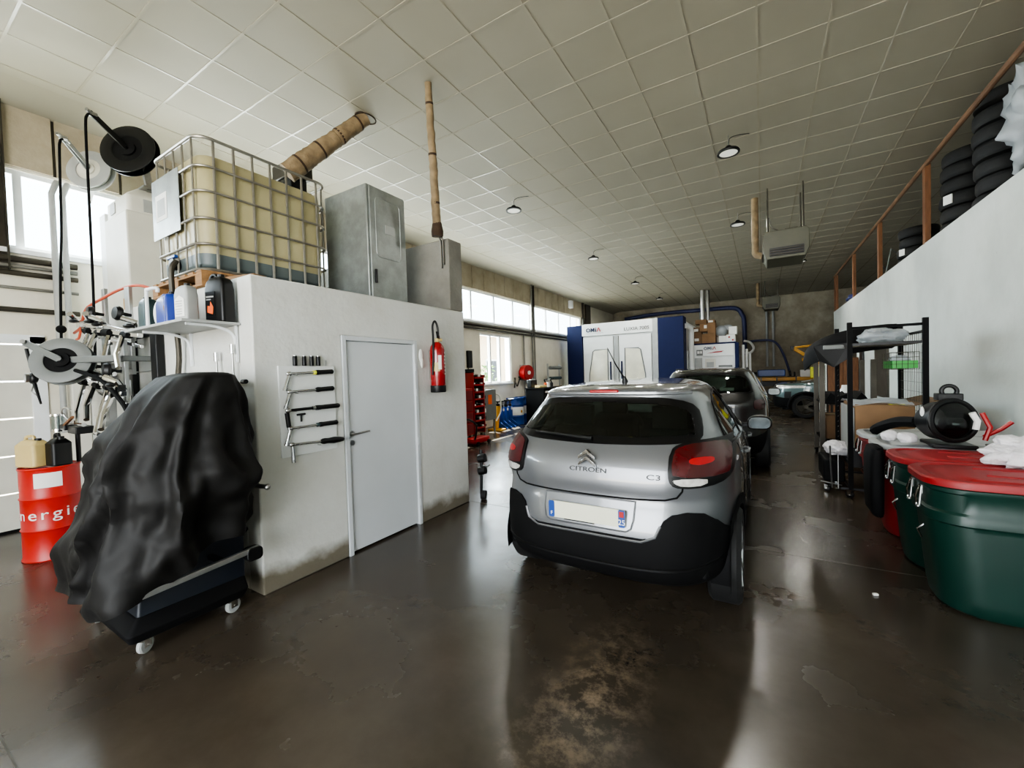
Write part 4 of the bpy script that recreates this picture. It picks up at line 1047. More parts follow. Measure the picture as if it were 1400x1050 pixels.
# ------------------------------------------------------------------ bottle shelf
sh = thing('wall_shelf', 'grey shelf on the white wall carrying the oil bottles', 'shelf', (-3.95, 1.655, 2.09), world=True)
obj('shelf_board', MB().boxb(-4.52, -3.44, 1.275, 1.655, 2.085, 2.105), 'grey_light', sh, bevel=.003)
for x in (-4.28, -3.50):
    b = MB().boxb(x-.012, x+.012, 1.64, 1.656, 1.80, 2.085)
    b.tube(smooth_path([(x, 1.32, 2.078), (x, 1.5, 2.07), (x, 1.62, 2.02), (x, 1.645, 1.9), (x, 1.648, 1.81)]), .011, 8)
    obj('bracket', b, 'frame_white', sh)
ST = 2.105
def can(name, label, x, y, w, d, h, mat, cap='black', lab=None, rot=0., handle=True, slant=.25, extra=None):
    t = thing(name, label, 'bottle', (x, y, ST+.0), rot)
    rings = [[Vector((p[0], p[1], z)) for p in rr(-w/2+i, w/2-i, -d/2+i, d/2-i, min(w, d)*.2)] for z, i in ((0, .008), (.008, 0), (h*.68, 0), (h*.76, .004))]
    rings += [[Vector((p[0]*k+w*.18*(1-k), p[1]*(k*.6+.4), z)) for p in rr(-w/2, w/2, -d/2, d/2, min(w, d)*.2)] for z, k in ((h*.83, .86), (h*.89, .62), (h*.92, .36))]
    body = obj('bottle_body', MB().loft(rings), mat, t, bevel=.003)
    obj('cap', MB().cyl((w*.12, 0, h*.90), (w*.12, 0, h*.985), min(w, d)*.2, 20), cap, t, bevel=.002)
    if handle:
        obj('handle', MB().tube(smooth_path([(-w*.42, 0, h*.66), (-w*.44, 0, h*.92), (-w*.2, 0, h*.99), (-w*.0, 0, h*.88)], 6), .013, 10), mat, body)
    if lab: obj('bottle_label', MB().boxb(-w*.36, w*.36, -d/2-.002, -d/2+.001, h*.14, h*.62), lab, body, smooth=0)
    if extra: extra(body, w, d, h)
    return t
can('oil_bottle', 'dark teal oil bottle with a loop handle, first on the shelf', -4.46, 1.42, .15, .10, .29, 'teal_dark')
# open white frame can
wf = thing('carry_frame', 'white wire-like can holder with open handle between shelf bottles', 'holder', (-4.26, 1.40, ST))
obj('frame', MB().tube(smooth_path([(-.09, -.02, .008), (-.09, -.02, .30), (-.06, -.02, .325), (.12, -.02, .315), (.13, -.02, .28)], 6), .013, 10).boxb(-.1, .1, -.03, .08, .0, .02), 'frame_white', wf)
obj('white_pouch', MB().sph((.03, .03, .12), .06, (1, .8, 2)), 'frame_white', wf)
can('oil_jug', 'deep blue oil jug with an open grip on the shelf', -4.13, 1.44, .15, .11, .27, 'jug_blue', 'jug_blue', None, .1)
can('oil_bottle', 'blue oil bottle with dark cap and yellow dot, mid shelf', -3.93, 1.40, .13, .10, .26, 'jug_blue', 'black', None, -.3, True, .2,
    lambda b, w, d, h: obj('round_sticker', MB().cyl((.02, -d/2-.003, h*.5), (.02, -d/2+.001, h*.5), .018, 20), 'yellow', b))
def glab(b, w, d, h):
    l = obj('bottle_label', MB().prism([(-w*.36, h*.12), (w*.36, h*.12), (w*.36, h*.56), (0, h*.66), (-w*.36, h*.56)], 'y', -d/2-.003, -d/2+.001), 'paper', b, smooth=0)
    for k, (lw, z) in enumerate(((.26, .5), (.3, .44), (.24, .38), (.3, .30), (.2, .24), (.28, .18))):
        obj('print_line', MB().boxb(-w*lw, w*lw*(.6 if k % 2 else .9), -d/2-.0045, -d/2-.003, h*z, h*(z+.012)), 'grey', l, smooth=0)
can('oil_canister', 'silver grey oil canister with a white hazard label on the shelf', -3.64, 1.385, .155, .09, .285, 'grey_light', 'black', None, .15, False, extra=glab)
def blab(b, w, d, h):
    l = obj('bottle_label', MB().boxb(-w*.40, w*.10, -d/2-.003, -d/2+.001, h*.12, h*.62), 'satin_black', b, smooth=0)
    obj('flame_print', MB().prism([(-w*.3, h*.2), (-w*.02, h*.16), (w*.02, h*.3), (-w*.12, h*.42), (-w*.16, h*.32), (-w*.28, h*.34)], 'y', -d/2-.0045, -d/2-.003), 'orange', l, smooth=0)
    obj('print_line', MB().boxb(-w*.34, w*.05, -d/2-.0045, -d/2-.003, h*.50, h*.53).boxb(-w*.34, -w*.1, -d/2-.0045, -d/2-.003, h*.45, h*.47), 'grey_light', l, smooth=0)
can('oil_canister', 'big black oil canister with dark picture label at the shelf end', -3.54, 1.565, .19, .11, .37, 'satin_black', 'satin_black', None, .25, True, extra=blab)

# ------------------------------------------------------------------ lug wrenches on the front wall
def lug(name, label, x, z, L1, cross=True):
    t = thing(name, label, 'wrench', (x, 1.615, z), world=False)
    b = MB().cyl((0, 0, -L1), (0, 0, L1), .009, 12)
    if cross: b.cyl((-L1*.7, 0, -.03), (L1*.62, 0, -.03), .009, 12)
    obj('shaft', b, 'steel', t)
    obj('socket', MB().cyl((0, 0, L1-.01), (0, 0, L1+.06), .018, 16), 'chrome', t)
    if cross:
        for s_ in (-1, 1): obj('socket', MB().cyl((s_*L1*.66, 0, -.03), (s_*(L1*.66+.05), 0, -.03), .017, 16), 'black', t)
    obj('wall_hook', MB().tube([(0, .04, -.03), (0, .0, -.045), (0, -.02, -.02)], .005, 8), 'steel', t)
    return t
lug('cross_wrench', 'four-way cross wrench hanging above the black covered machine', -3.50, 1.68, .20)
lug('socket_bar', 'short chrome socket bar sticking up behind the black cover', -3.76, 1.74, .09, False)

# ------------------------------------------------------------------ torque wrench board
tb = obj('tool_board', MB().boxb(BX+.0, BX+.018, 1.835, 2.335, 1.03, 1.765), 'white', bevel=.003)
tag(tb, 'white tool board holding the torque wrenches left of the white door', 'board')
X = BX+.045
def wrench(label, y0, y1, z0, z1, kind, collar, grip=.20):
    t = thing('torque_wrench', label, 'wrench', (X, y0, z0), group='torque wrenches hung level on the tool board', world=True); grip *= 1.15
    a, b = Vector((X, y0+.03, z0)), Vector((X, y1, z1)); d = (b-a); u_ = d.normalized()
    g0 = b-u_*d.length*grip*1.9
    obj('shaft', MB().cyl(a, g0, .0115, 14), 'chrome' if kind != 2 else 'satin_black', t)
    gr = MB(); pts = [g0+u_*s_ for s_ in (0, .01, .03, .05, .08)]; rem = (b-g0).length
    gr.tube([g0+u_*rem*k for k in (0, .08, .16, .3, .55, .8, .95, 1.)], [.014, .021, .022, .019, .020, .020, .021, .014] if kind != 4 else [.014, .024, .026, .022, .029, .024, .019, .008], 14)
    obj('grip', gr, 'black', t)
    if collar: obj('collar', MB().cyl(g0-u_*.012, g0+u_*.012, .0175, 18), collar, t)
    obj('ratchet_head', MB().sph(a, .021, (.8, 1.2, 1)).cyl(a+Vector((-.012, 0, 0)), a+Vector((.014, 0, 0)), .013, 16), 'chrome', t)
    e = a+Vector((.0, -.035, -.11)) if kind not in (2, 4) else a+Vector((0, .005, -.12))
    if kind == 2:
        e = a+Vector((.0, .0, -.135)); obj('long_socket', MB().cyl(a+Vector((0, -.012, -.02)), e+Vector((0, .0, 0)), .017, 16), 'satin_black', t)
        obj('socket_tip', MB().cyl(e, e+Vector((0, .001, -.02)), .014, 16), 'chrome', t)
    else:
        obj('extension', MB().tube([a, a+(e-a)*.2, e], [.013, .014, .0135 if kind != 4 else .017], 12).cyl(e, e+(e-a).normalized()*.025, .017, 14), 'chrome', t)
    obj('peg', MB().cyl((BX+.016, a.y+.06, a.z-.012), (X+.016, a.y+.06, a.z-.012), .004, 8).cyl((BX+.016, a.y+.24, b.z-.014), (X+.016, a.y+.24, b.z-.014), .004, 8), 'steel', t)
wrench('top torque wrench with a yellow collar and black grip', 1.875, 2.30, 1.700, 1.715, 0, 'yellow_green')
wrench('second torque wrench from the top, plain chrome shaft and black grip', 1.875, 2.30, 1.555, 1.568, 1, None)
wrench('middle torque wrench, black shaft with a long black socket', 1.855, 2.350, 1.408, 1.412, 2, 'steel', .24)
wrench('fourth torque wrench from the top with grey-green collar', 1.868, 2.325, 1.262, 1.265, 3, 'teal_dark')
wrench('lowest torque wrench, thick black grip and straight chrome extension', 1.875, 2.385, 1.130, 1.105, 4, None, .22)
for k, (y, lb) in enumerate(((1.972, 'first'), (2.052, 'second'), (2.118, 'third'), (2.180, 'fourth'))):
    s_ = thing('deep_socket', lb+' deep black socket from the left on top of the tool board', 'socket', (BX+.022, y, 1.766), group='deep impact sockets on the tool board edge')
    obj('barrel', MB().lathe([(0, 0), (.016, 0), (.017, .01), (.017, .075), (.0145, .082), (.009, .082), (.009, .07), (0, .07)]), 'satin_black', s_)
    obj('chrome_ring', MB().cyl((0, 0, .074), (0, 0, .086), .0155, 18), 'steel', s_)
o = obj('scribe_pin', MB().cyl((BX+.012, 2.255, 1.766), (BX+.014, 2.257, 1.815), .003, 8), 'steel'); tag(o, 'thin steel pin standing right of the sockets on the board', 'pin')
tk_ = thing('t_handle_key', 'small black T-handle key under the middle torque wrench', 'tool', (BX+.03, 2.0, 1.36), world=True)
obj('cross_handle', MB().cyl((BX+.03, 1.965, 1.365), (BX+.03, 2.035, 1.367), .009, 12), 'black', tk_)
obj('stem', MB().cyl((BX+.03, 2.0, 1.365), (BX+.03, 2.0, 1.305), .008, 12), 'black', tk_)

# extinguisher
ex = thing('fire_extinguisher', 'red fire extinguisher with black hose on the wall right of the white door', 'extinguisher', (BX+.10, 3.61, 1.46), world=True)
cx, cy = BX+.105, 3.61
obj('cylinder', MB().lathe([(0, 1.50), (.075, 1.50), (.085, 1.53), (.085, 1.94), (.075, 1.985), (.05, 2.02), (.03, 2.035), (0, 2.035)], (cx, cy, 0), seg=36), 'ext_red', ex)
obj('base_skirt', MB().lathe([(.0, 1.46), (.083, 1.46), (.088, 1.47), (.088, 1.535), (.084, 1.54)], (cx, cy, 0), seg=36), 'black', ex)
vh = obj('valve_head', MB().cyl((cx, cy, 2.03), (cx, cy, 2.075), .024, 18).cyl((cx, cy, 2.055), (cx+.02, cy+.06, 2.06), .018, 16), 'tan', ex)
obj('squeeze_lever', MB().bar((cx, cy+.02, 2.07), (cx+.03, cy-.03, 2.15), .02, .008).bar((cx, cy+.03, 2.06), (cx+.05, cy-.02, 2.10), .02, .008), 'black', vh)
obj('hose', MB().tube(smooth_path([(cx+.01, cy+.02, 2.08), (cx+.01, cy+.01, 2.2), (cx, cy-.02, 2.27), (cx-.01, cy-.05, 2.22), (cx, cy-.06, 2.1), (cx+.02, cy-.085, 1.98), (cx+.02, cy-.095, 1.8), (cx+.01, cy-.098, 1.66)]), .012, 10), 'black', ex)
lb_ = MB()
def wrap(b, r, a0, a1, z0, z1, n=10):
    pts = [(cx+r*math.cos(a0+(a1-a0)*k/n), cy+r*math.sin(a0+(a1-a0)*k/n)) for k in range(n+1)]
    lo = [b.bm.verts.new((p[0], p[1], z0)) for p in pts]; hi = [b.bm.verts.new((p[0], p[1], z1)) for p in pts]
    for k in range(n): b.bm.faces.new((lo[k], lo[k+1], hi[k+1], hi[k]))
    return b
obj('instruction_label', wrap(MB(), .0865, -1.35, -.55, 1.70, 1.80), 'tan', ex)
obj('instruction_label', wrap(MB(), .0868, -.75, -.3, 1.72, 1.88), 'paper', ex)
for z in (1.66, 1.70, 1.74, 1.78, 1.82, 1.86, 1.9): obj('print_line', wrap(MB(), .0868, .25, .6, z, z+.018, 4), 'paper', ex)
obj('wall_bracket', MB().boxb(BX, BX+.03, cy-.03, cy+.03, 1.6, 1.95), 'steel', ex, bevel=.003)
o = obj('torn_tape', MB().sph((BX+.015, 3.44, 1.88), .04, (.35, .8, 1.9)).sph((BX+.02, 3.45, 1.80), .03, (.4, .8, 2)), 'paper')
tag(o, 'torn whitish tape sticking out at the top right of the white door frame', 'tape')
# thing just past the block corner
o = thing('wheel_dolly', 'black wheeled dolly peeping out low behind the store room corner', 'dolly', (-3.17, 4.42, 0), world=True)
obj('upright', MB().tube([(-3.2, 4.4, .07), (-3.17, 4.38, .5), (-3.19, 4.4, .66)], .02, 10), 'black', o)
for z in (.38, .54): obj('roller', MB().cyl((-3.21, 4.38, z), (-3.12, 4.40, z+.02), .055, 18), 'black', o)
obj('fork', MB().tube([(-3.2, 4.4, .42), (-3.08, 4.4, .45), (-3.05, 4.4, .47)], .01, 8), 'steel', o)
obj('foot_wheel', MB().cyl((-3.20, 4.40, .06), (-3.14, 4.42, .06), .06, 20), 'tyre', o)
# ------------------------------------------------------------------ covered machine on its trolley
mc = thing('covered_machine', 'tall garage machine on castors hidden under a loose black cloth cover', 'machine', (-3.62, 1.18, 0), world=True)
obj('cabinet', MB().loft([[Vector((x, y, z)) for x, y in rr(a, b, c, d, .02, 3)] for z, a, b, c, d in ((.20, -4.0, -3.25, .90, 1.52), (.95, -3.95, -3.3, .98, 1.55), (1.3, -3.9, -3.35, 1.1, 1.55), (1.6, -3.75, -3.2, 1.25, 1.5))]), 'navy_panel', mc, bevel=.01)
obj('base_plinth', MB().loft([[Vector((x, y, z)) for x, y in rr(a, b, c, d, .03, 3)] for z, a, b, c, d in ((.10, -4.03, -3.22, .86, 1.50), (.16, -4.05, -3.20, .84, 1.52), (.24, -4.0, -3.25, .90, 1.52))]), 'blackm', mc, bevel=.006)
def castor(parent, x, y, r=.05, rot=0., tyre='grey_light', top=.12):
    mt = Matrix.Translation((x, y, 0)) @ Matrix.Rotation(rot, 4, 'Z')
    c = obj('castor', MB().lathe([(0, -.016), (r*.85, -.016), (r, -.010), (r, .010), (r*.85, .016), (0, .016)], (0, .015, r), (1, 0, 0), 28).xf(mt), tyre, parent)
    f = MB().boxb(-.024, -.019, -.01, .035, r*.8, top-.01).boxb(.019, .024, -.01, .035, r*.8, top-.01).boxb(-.035, .035, -.035, .035, top-.014, top-.004).cyl((-.028, .015, r), (.028, .015, r), .008, 10)
    obj('castor_fork', f.xf(mt), 'chrome', c)
    return c
castor(mc, -3.27, .93, .05, .5, top=.105); castor(mc, -3.27, 1.42, .05, .2, top=.105); castor(mc, -3.98, .90, .05, 1.2, top=.105); castor(mc, -3.98, 1.44, .05, 0, top=.105)
br = obj('pull_bar', MB().bar((-3.03, .80, .445), (-3.07, 1.53, .475), .03, .035), 'alu', mc, bevel=.004)
obj('bar_clamp', MB().prism(rr(1.44, 1.545, .40, .49, .03), 'x', -3.12, -3.045), 'black', br, bevel=.006)
obj('bar_mount', MB().bar((-3.25, 1.3, .46), (-3.07, 1.3, .465), .03, .03).bar((-3.25, .98, .45), (-3.05, .98, .45), .03, .03), 'black', br)
obj('side_knob', MB().cyl((-3.2, 1.50, .915), (-3.0, 1.56, .905), .016, 12).sph((-2.99, 1.563, .905), .022), 'steel', mc)
# draped cloth: rings from the ridge down, creased
tab = [(1.715, -3.50, -3.06, 1.19, 1.42), (1.70, -3.56, -3.02, 1.12, 1.46), (1.58, -3.62, -3.0, 1.00, 1.51), (1.45, -3.66, -2.98, .92, 1.53), (1.30, -3.72, -2.96, .84, 1.555), (1.12, -3.88, -2.93, .775, 1.57), (.98, -3.93, -2.90, .755, 1.58), (.85, -3.98, -2.93, .74, 1.57), (.6, -4.10, -2.97, .72, 1.56), (.4, -4.2, -3.0, .70, 1.56), (.22, -4.33, -2.98, .685, 1.56)]
tab = sorted(tab)
rows, cols = 60, 150
bm = bmesh.new(); grid = []
def col(i, tabs): return [(t_[0], t_[i]) for t_ in tabs]
T1, T2, T3, T4 = (col(i, tab) for i in (1, 2, 3, 4))
for j in range(rows+1):
    ring = []
    for k in range(cols):
        th = 2*PI*k/cols
        c_, s_ = math.cos(th), math.sin(th)
        n_ = 3.2; rad = (abs(c_)**n_+abs(s_)**n_)**(-1/n_)
        # hem height varies round the cover
        q = (c_*rad, s_*rad)
        hem = .34
        if q[0] > .2: hem = .36+.34*max(0, (q[1]+1)/2)**1.0*min(1, (q[0]-.2)/.6)
        if q[0] < -.3 and q[1] < 0: hem = .27
        hem += .03*math.sin(3*th+1)+.02*math.sin(7*th)
        z = 1.715-(1.715-hem)*(j/rows)**1.0
        x0, x1, y0, y1 = interp(T1, z), interp(T2, z), interp(T3, z), interp(T4, z)
        p = Vector(((x0+x1)/2+(x1-x0)/2*q[0], (y0+y1)/2+(y1-y0)/2*q[1], z))
        out = Vector((q[0], q[1], 0)).normalized()
        d_ = min(1, (1.72-z)/.7)
        # hanging pleats, swags and small rumples
        w_ = noise.noise(Vector((q[0]*1.6, q[1]*1.6, z*.9+3)))
        ple = ((1+math.cos(th*9+4.4*w_+z*1.8))/2)**2.6
        diag = ((1+math.cos(th*4-z*7.4+3.2*w_))/2)**3.2
        n2 = noise.noise(p*4.2)*.03+noise.noise(p*11)*.014-abs(noise.noise(p*6+Vector((5, 0, 0))))*.03
        a_ = d_*(.085*ple+.065*diag-.06)+n2*min(1, d_*1.5+.15)
        p += out*a_
        if p.y > 1.615: p.y = 1.615
        ring.append(bm.verts.new(p))
    grid.append(ring)
for a_, b_ in zip(grid, grid[1:]):
    for k in range(cols): bm.faces.new((a_[k], b_[k], b_[(k+1) % cols], a_[(k+1) % cols]))
# roof of the cover
last = grid[0]; cen = Vector((-3.28, 1.31, 1.715))
for f_ in (.66, .33):
    nr = [bm.verts.new(cen+(v.co-cen)*f_+Vector((0, 0, .006))) for v in grid[0]] if f_ == .66 else [bm.verts.new(cen+(v.co-cen)*f_+Vector((0, 0, .004))) for v in grid[0]]
    for k in range(cols): bm.faces.new((last[k], nr[k], nr[(k+1) % cols], last[(k+1) % cols]))
    last = nr
bm.faces.new(last)
obj('cloth_cover', bm, 'cover', mc, smooth=75)

# ------------------------------------------------------------------ red drum and what stands on it
bc_ = (-6.02, 1.085)
dm = thing('red_oil_drum', 'orange red steel drum with white lettering near the sectional door', 'drum', (bc_[0], bc_[1], 0))
obj('drum_body', MB().lathe([(0, .03), (.20, .03), (.21, .0), (.215, .01), (.206, .03), (.206, .28), (.215, .295), (.206, .31), (.206, .58), (.215, .595), (.206, .61), (.206, .86), (.215, .88), (.21, .89), (.20, .875), (0, .875)], seg=56), 'drum_red', dm)
obj('bung', MB().cyl((.12, .08, .875), (.12, .08, .888), .03, 16), 'steel', dm)
sw_ = MB(); a0, a1 = -.72, .2
pts = [(.2085*math.cos(a0+(a1-a0)*k/8), .2085*math.sin(a0+(a1-a0)*k/8)) for k in range(9)]
lo = [sw_.bm.verts.new((p[0], p[1], .70)) for p in pts]; hi = [sw_.bm.verts.new((p[0], p[1], .84)) for p in pts]
for k in range(8): sw_.bm.faces.new((lo[k], lo[k+1], hi[k+1], hi[k]))
obj('paper_label', sw_, 'paper', dm)
base_a = -2.02
for k, chh in enumerate('energies'):
    wdt = {'i': .055, 'r': .075}.get(chh, .105)
    base_a += wdt*.95/.21/2
    text('lettering', chh, .14, 'paper', dm, (.2085*math.cos(base_a), .2085*math.sin(base_a), .445), (PI/2, 0, base_a+PI/2), .001, 1.1)
    base_a += wdt*.95/.21/2
DT = .89
def jug(label, x, y, w, d, h, mat, rot=0., name='jerrycan'):
    t = thing(name, label, 'canister', (x, y, DT), rot)
    rings = [[Vector((p[0], p[1], z)) for p in rr(-w/2+i, w/2-i, -d/2+i, d/2-i, .03)] for z, i in ((0, .01), (.01, 0), (h*.72, 0), (h*.86, .03), (h*.9, .05))]
    b_ = obj('can_body', MB().loft(rings), mat, t, bevel=.006)
    obj('grip', MB().tube(smooth_path([(-w*.35, 0, h*.8), (-w*.3, 0, h*.98), (w*.05, 0, h), (w*.1, 0, h*.84)], 6), .014, 10), mat, b_)
    obj('cap', MB().cyl((w*.28, 0, h*.84), (w*.28, 0, h*.94), .025, 18), 'black', t)
    return t
jug('tan plastic jerrycan standing on the red drum', -6.06, .99, .25, .15, .29, 'tan', .35)
jug('black plastic canister on the red drum behind the machine cover', -5.90, 1.13, .15, .15, .30, 'black', .2)
jg = thing('sight_glass', 'clear cylinder with chrome ends above the tan jerrycan', 'jar', (-6.13, 1.18, DT+.0))
obj('stem', MB().cyl((0, 0, 0), (0, 0, .32), .015, 12), 'steel', jg)
obj('chrome_end', MB().cyl((0, 0, .31), (0, 0, .34), .055, 24).cyl((0, 0, .47), (0, 0, .49), .055, 24), 'chrome', jg)
obj('glass_tube', MB().cyl((0, 0, .34), (0, 0, .47), .048, 24, cap=False), 'jar_glass', jg)
obj('inner_rod', MB().cyl((0, 0, .34), (0, 0, .47), .012, 10), 'grey_light', jg)
tr = thing('black_tray', 'black tool tray with a wooden stick bridging the red drum top', 'tray', (-5.97, 1.24, DT+.0))
obj('tray_post', MB().cyl((0, .04, 0), (0, .04, .33), .02, 12), 'black', tr)
obj('tray_top', MB().boxb(-.16, .05, -.06, .1, .33, .38).boxb(.05, .32, -.04, .1, .30, .37), 'black', tr, bevel=.006)
obj('wooden_stick', MB().bar((-.02, -.05, .37), (.3, -.05, .47), .02, .02), 'rail_wood', tr)
obj('silver_arm', MB().tube(smooth_path([(.0, .0, .40), (-.05, -.05, .5), (.1, -.06, .56), (.25, -.05, .54)], 6), .008, 8), 'steel', tr)
bk = thing('brown_bucket', 'small brown bucket on the floor behind the red drum', 'bucket', (-5.30, 1.22, 0))
obj('pail', MB().lathe([(0, .01), (.11, .01), (.11, 0), (.115, .02), (.14, .34), (.147, .345), (.14, .35), (.13, .33), (.105, .03), (0, .03)], seg=32), 'cardboard2', bk)
obj('bail', MB().torus((0, 0, .34), .14, .004, (1, 0, .3), 28, 6), 'steel', bk)
# ------------------------------------------------------------------ bay along the window wall
rc = thing('red_tool_rack', 'tall red tool rack with open trays of small parts by the low window', 'tool rack', (-6.55, 8.75, 0), world=True)
X0, X1, Y0, Y1 = -6.85, -6.30, 8.15, 8.95
obj('tower', MB().boxb(X0, X0+.04, Y0+.32, Y1, .12, 1.68).boxb(X0, X1, Y1-.03, Y1, .12, 1.64).boxb(X0, X1, Y0+.32, Y0+.35, .12, 1.7), 'red', rc, bevel=.006)
obj('lower_cabinet', MB().boxb(X0, X1-.02, Y0-.25, Y0+.31, .12, 1.30), 'red', rc, bevel=.01)
for k in range(4): obj('drawer', MB().boxb(X1-.02, X1, Y0-.22, Y0+.28, .17+k*.28, .41+k*.28), 'bin_red', rc, bevel=.006)
for k in range(8):
    z = .25+k*.185
    tr_ = obj('tray', MB().boxb(X0+.04, X1+.02, Y0+.35, Y1-.03, z, z+.015).boxb(X1+.0, X1+.02, Y0+.35, Y1-.03, z, z+.045), 'red', rc, smooth=0)
    b = MB(); b2 = MB()
    for q in range(5):
        yy = Y0+.41+q*.11
        (b if (q+k) % 3 else b2).boxb(X1-.16, X1-.03, yy-.035, yy+.035, z+.016, z+.075+.02*((q*k) % 3)).cyl((X1-.22, yy, z+.016), (X1-.22, yy, z+.10), .022, 10)
    obj('small_parts', b, 'black', tr_, kind='stuff'); obj('pale_parts', b2, 'paper', tr_, kind='stuff')
for x in (X0+.08, X1-.08):
    for y in (Y0-.15, Y1-.1): castor(rc, x, y, .05, 0, 'blackm', .12)
obj('top_box', MB().boxb(X0+.05, X1-.1, Y0+.1, Y0+.5, 1.70, 1.74).boxb(X0+.1, X1-.2, Y0+.35, Y0+.65, 1.70, 1.80), 'blackm', rc, bevel=.01)
jk = thing('trolley_jack', 'low red trolley jack with a black loop handle on the floor before the red rack', 'jack', (-5.75, 7.9, 0), world=True)
obj('chassis', MB().boxb(-5.95, -5.65, 7.6, 8.2, .05, .17), 'red', jk, bevel=.02)
for x in (-5.97, -5.63):
    for y in (7.68, 8.12): obj('jack_wheel', MB().cyl((x-.02, y, .05), (x+.02, y, .05), .05, 18), 'black', jk)
obj('loop_handle', MB().tube(smooth_path([(-5.9, 7.6, .15), (-5.75, 7.2, .42), (-5.6, 7.05, .62), (-5.45, 7.1, .68), (-5.4, 7.3, .55), (-5.55, 7.5, .3), (-5.68, 7.62, .15)]), .022, 10), 'black', jk)
gb_ = thing('grey_machine_box', 'grey upright box with an orange sticker beside the red tool rack', 'machine', (-6.65, 9.4, 0), world=True)
obj('casing', MB().boxb(-6.9, -6.45, 9.12, 9.72, .38, 1.22), 'grey', gb_, bevel=.015)
obj('sticker', MB().boxb(-6.452, -6.445, 9.32, 9.5, .82, 1.08), 'orange', gb_, smooth=0)
obj('stand', MB().boxb(-6.87, -6.83, 9.15, 9.19, 0, .38).boxb(-6.52, -6.48, 9.15, 9.19, 0, .38).boxb(-6.87, -6.83, 9.65, 9.69, 0, .38).boxb(-6.52, -6.48, 9.65, 9.69, 0, .38), 'grey', gb_, smooth=0)
obj('hose', MB().tube(smooth_path([(-6.55, 9.75, 1.1), (-6.45, 9.9, 1.0), (-6.45, 9.95, .6), (-6.55, 9.85, .3)]), .02, 8), 'offwhite', gb_)
yj = thing('yellow_floor_jack', 'yellow upright jack standing between the grey box and the blue stands', 'jack', (-6.7, 10.05, 0), world=True)
obj('base', MB().boxb(-6.9, -6.45, 9.9, 10.2, 0, .05), 'yellow', yj, bevel=.01)
obj('column', MB().bar((-6.72, 10.05, .05), (-6.62, 10.05, .72), .14, .12), 'yellow', yj, bevel=.01)
obj('saddle', MB().cyl((-6.62, 10.05, .72), (-6.61, 10.05, .78), .06, 16), 'blackm', yj)
def stand(y, label):
    t = thing('jack_stand', label, 'jack stand', (-6.85, y, 0), group='blue jack stands in a row under the low window')
    obj('post', MB().boxb(-.06, .06, -.06, .06, .02, .62), 'blue', t, bevel=.01)
    obj('foot', MB().prism([(-.12, 0), (.34, 0), (.34, .03), (.06, .22), (.04, .03), (-.12, .03)], 'y', -.03, .03).boxb(-.12, .1, -.11, .11, 0, .03), 'blue', t, bevel=.005)
    obj('screw_head', MB().cyl((0, 0, .62), (0, 0, .70), .05, 18).cyl((0, 0, .70), (0, 0, .80), .025, 14).box((0, 0, .81), (.12, .06, .04)), 'black', t)
    obj('white_disc', MB().cyl((.058, 0, .55), (.066, 0, .55), .045, 20), 'paper', t)
    return t
s0 = stand(10.38, 'first blue jack stand from the yellow jack')
for k, (y, lb) in enumerate(((10.62, 'second blue jack stand from the yellow jack'), (10.86, 'third blue jack stand from the yellow jack'), (11.10, 'fourth blue jack stand, next to the blue drums'))):
    dup(s0, (-6.85, y, 0), 0, lb)
def bdrum(y, label, lx):
    t = thing('blue_drum', label, 'drum', (lx, y, 0), group='blue and white drums below the low window')
    obj('drum_body', MB().lathe([(0, .03), (.27, .03), (.285, 0), (.292, .01), (.284, .03), (.284, .24), (.294, .255), (.284, .27), (.284, .62), (.294, .635), (.284, .65), (.284, .82), (.292, .845), (.28, .85), (.27, .835), (0, .835)], seg=40), 'blue', t)
    obj('white_band', MB().lathe([(.287, .30), (.289, .305), (.289, .56), (.287, .565)], seg=40), 'paper', t)
    obj('bung', MB().cyl((.15, 0, .835), (.15, 0, .855), .03, 14), 'steel', t)
    return t
d0 = bdrum(11.58, 'nearer blue drum with a white band and small yellow mark', -6.95)
obj('drum_mark', MB().cyl((.282, -.08, .42), (.293, -.08, .42), .045, 16), 'yellow', d0)
bdrum(12.22, 'farther blue drum with a white band, beside the black tool stand', -7.0)
# tool stand
ts = thing('black_tool_stand', 'black metal tool stand with hoses, paint bottles and tools on top', 'stand', (-6.55, 12.5, 0), world=True)
obj('frame', MB().boxb(-6.9, -6.25, 11.98, 12.05, 0, 1.12).boxb(-6.9, -6.25, 12.55, 12.60, 0, 1.12).boxb(-6.9, -6.25, 13.15, 13.22, 0, 1.12).boxb(-6.9, -6.86, 12.0, 13.2, 0, 1.1), 'blackm', ts, bevel=.008)
obj('top_shelf', MB().boxb(-6.92, -6.22, 11.95, 13.25, 1.12, 1.16), 'blackm', ts, bevel=.006)
obj('coiled_hose', MB().torus((-6.3, 12.35, .80), .26, .035, (1, -.3, 0), 32, 8).torus((-6.28, 12.36, .74), .22, .03, (1, -.2, .1), 32, 8), 'black', ts)
obj('canister', MB().boxb(-6.6, -6.3, 12.15, 12.45, .12, .52), 'tan', ts, bevel=.02)
obj('white_pipe', MB().cyl((-6.24, 12.75, .1), (-6.24, 12.75, .95), .025, 12), 'paper', ts)
obj('sticker', MB().boxb(-6.225, -6.215, 12.05, 12.2, 1.0, 1.06).boxb(-6.225, -6.215, 12.8, 12.95, 1.0, 1.06), 'paper', ts, smooth=0)
def misc(name, label, cat, b, mat, **k): return tag(obj(name, b, mat, **k), label, cat)
misc('sanding_block', 'orange tan block lying on the black tool stand', 'block', MB().box((-6.45, 12.2, 1.20), (.2, .5, .08)), 'tan', bevel=.02)
misc('black_box', 'small black box at the back of the black tool stand', 'box', MB().box((-6.75, 12.15, 1.30), (.16, .4, .26)), 'black', bevel=.02)
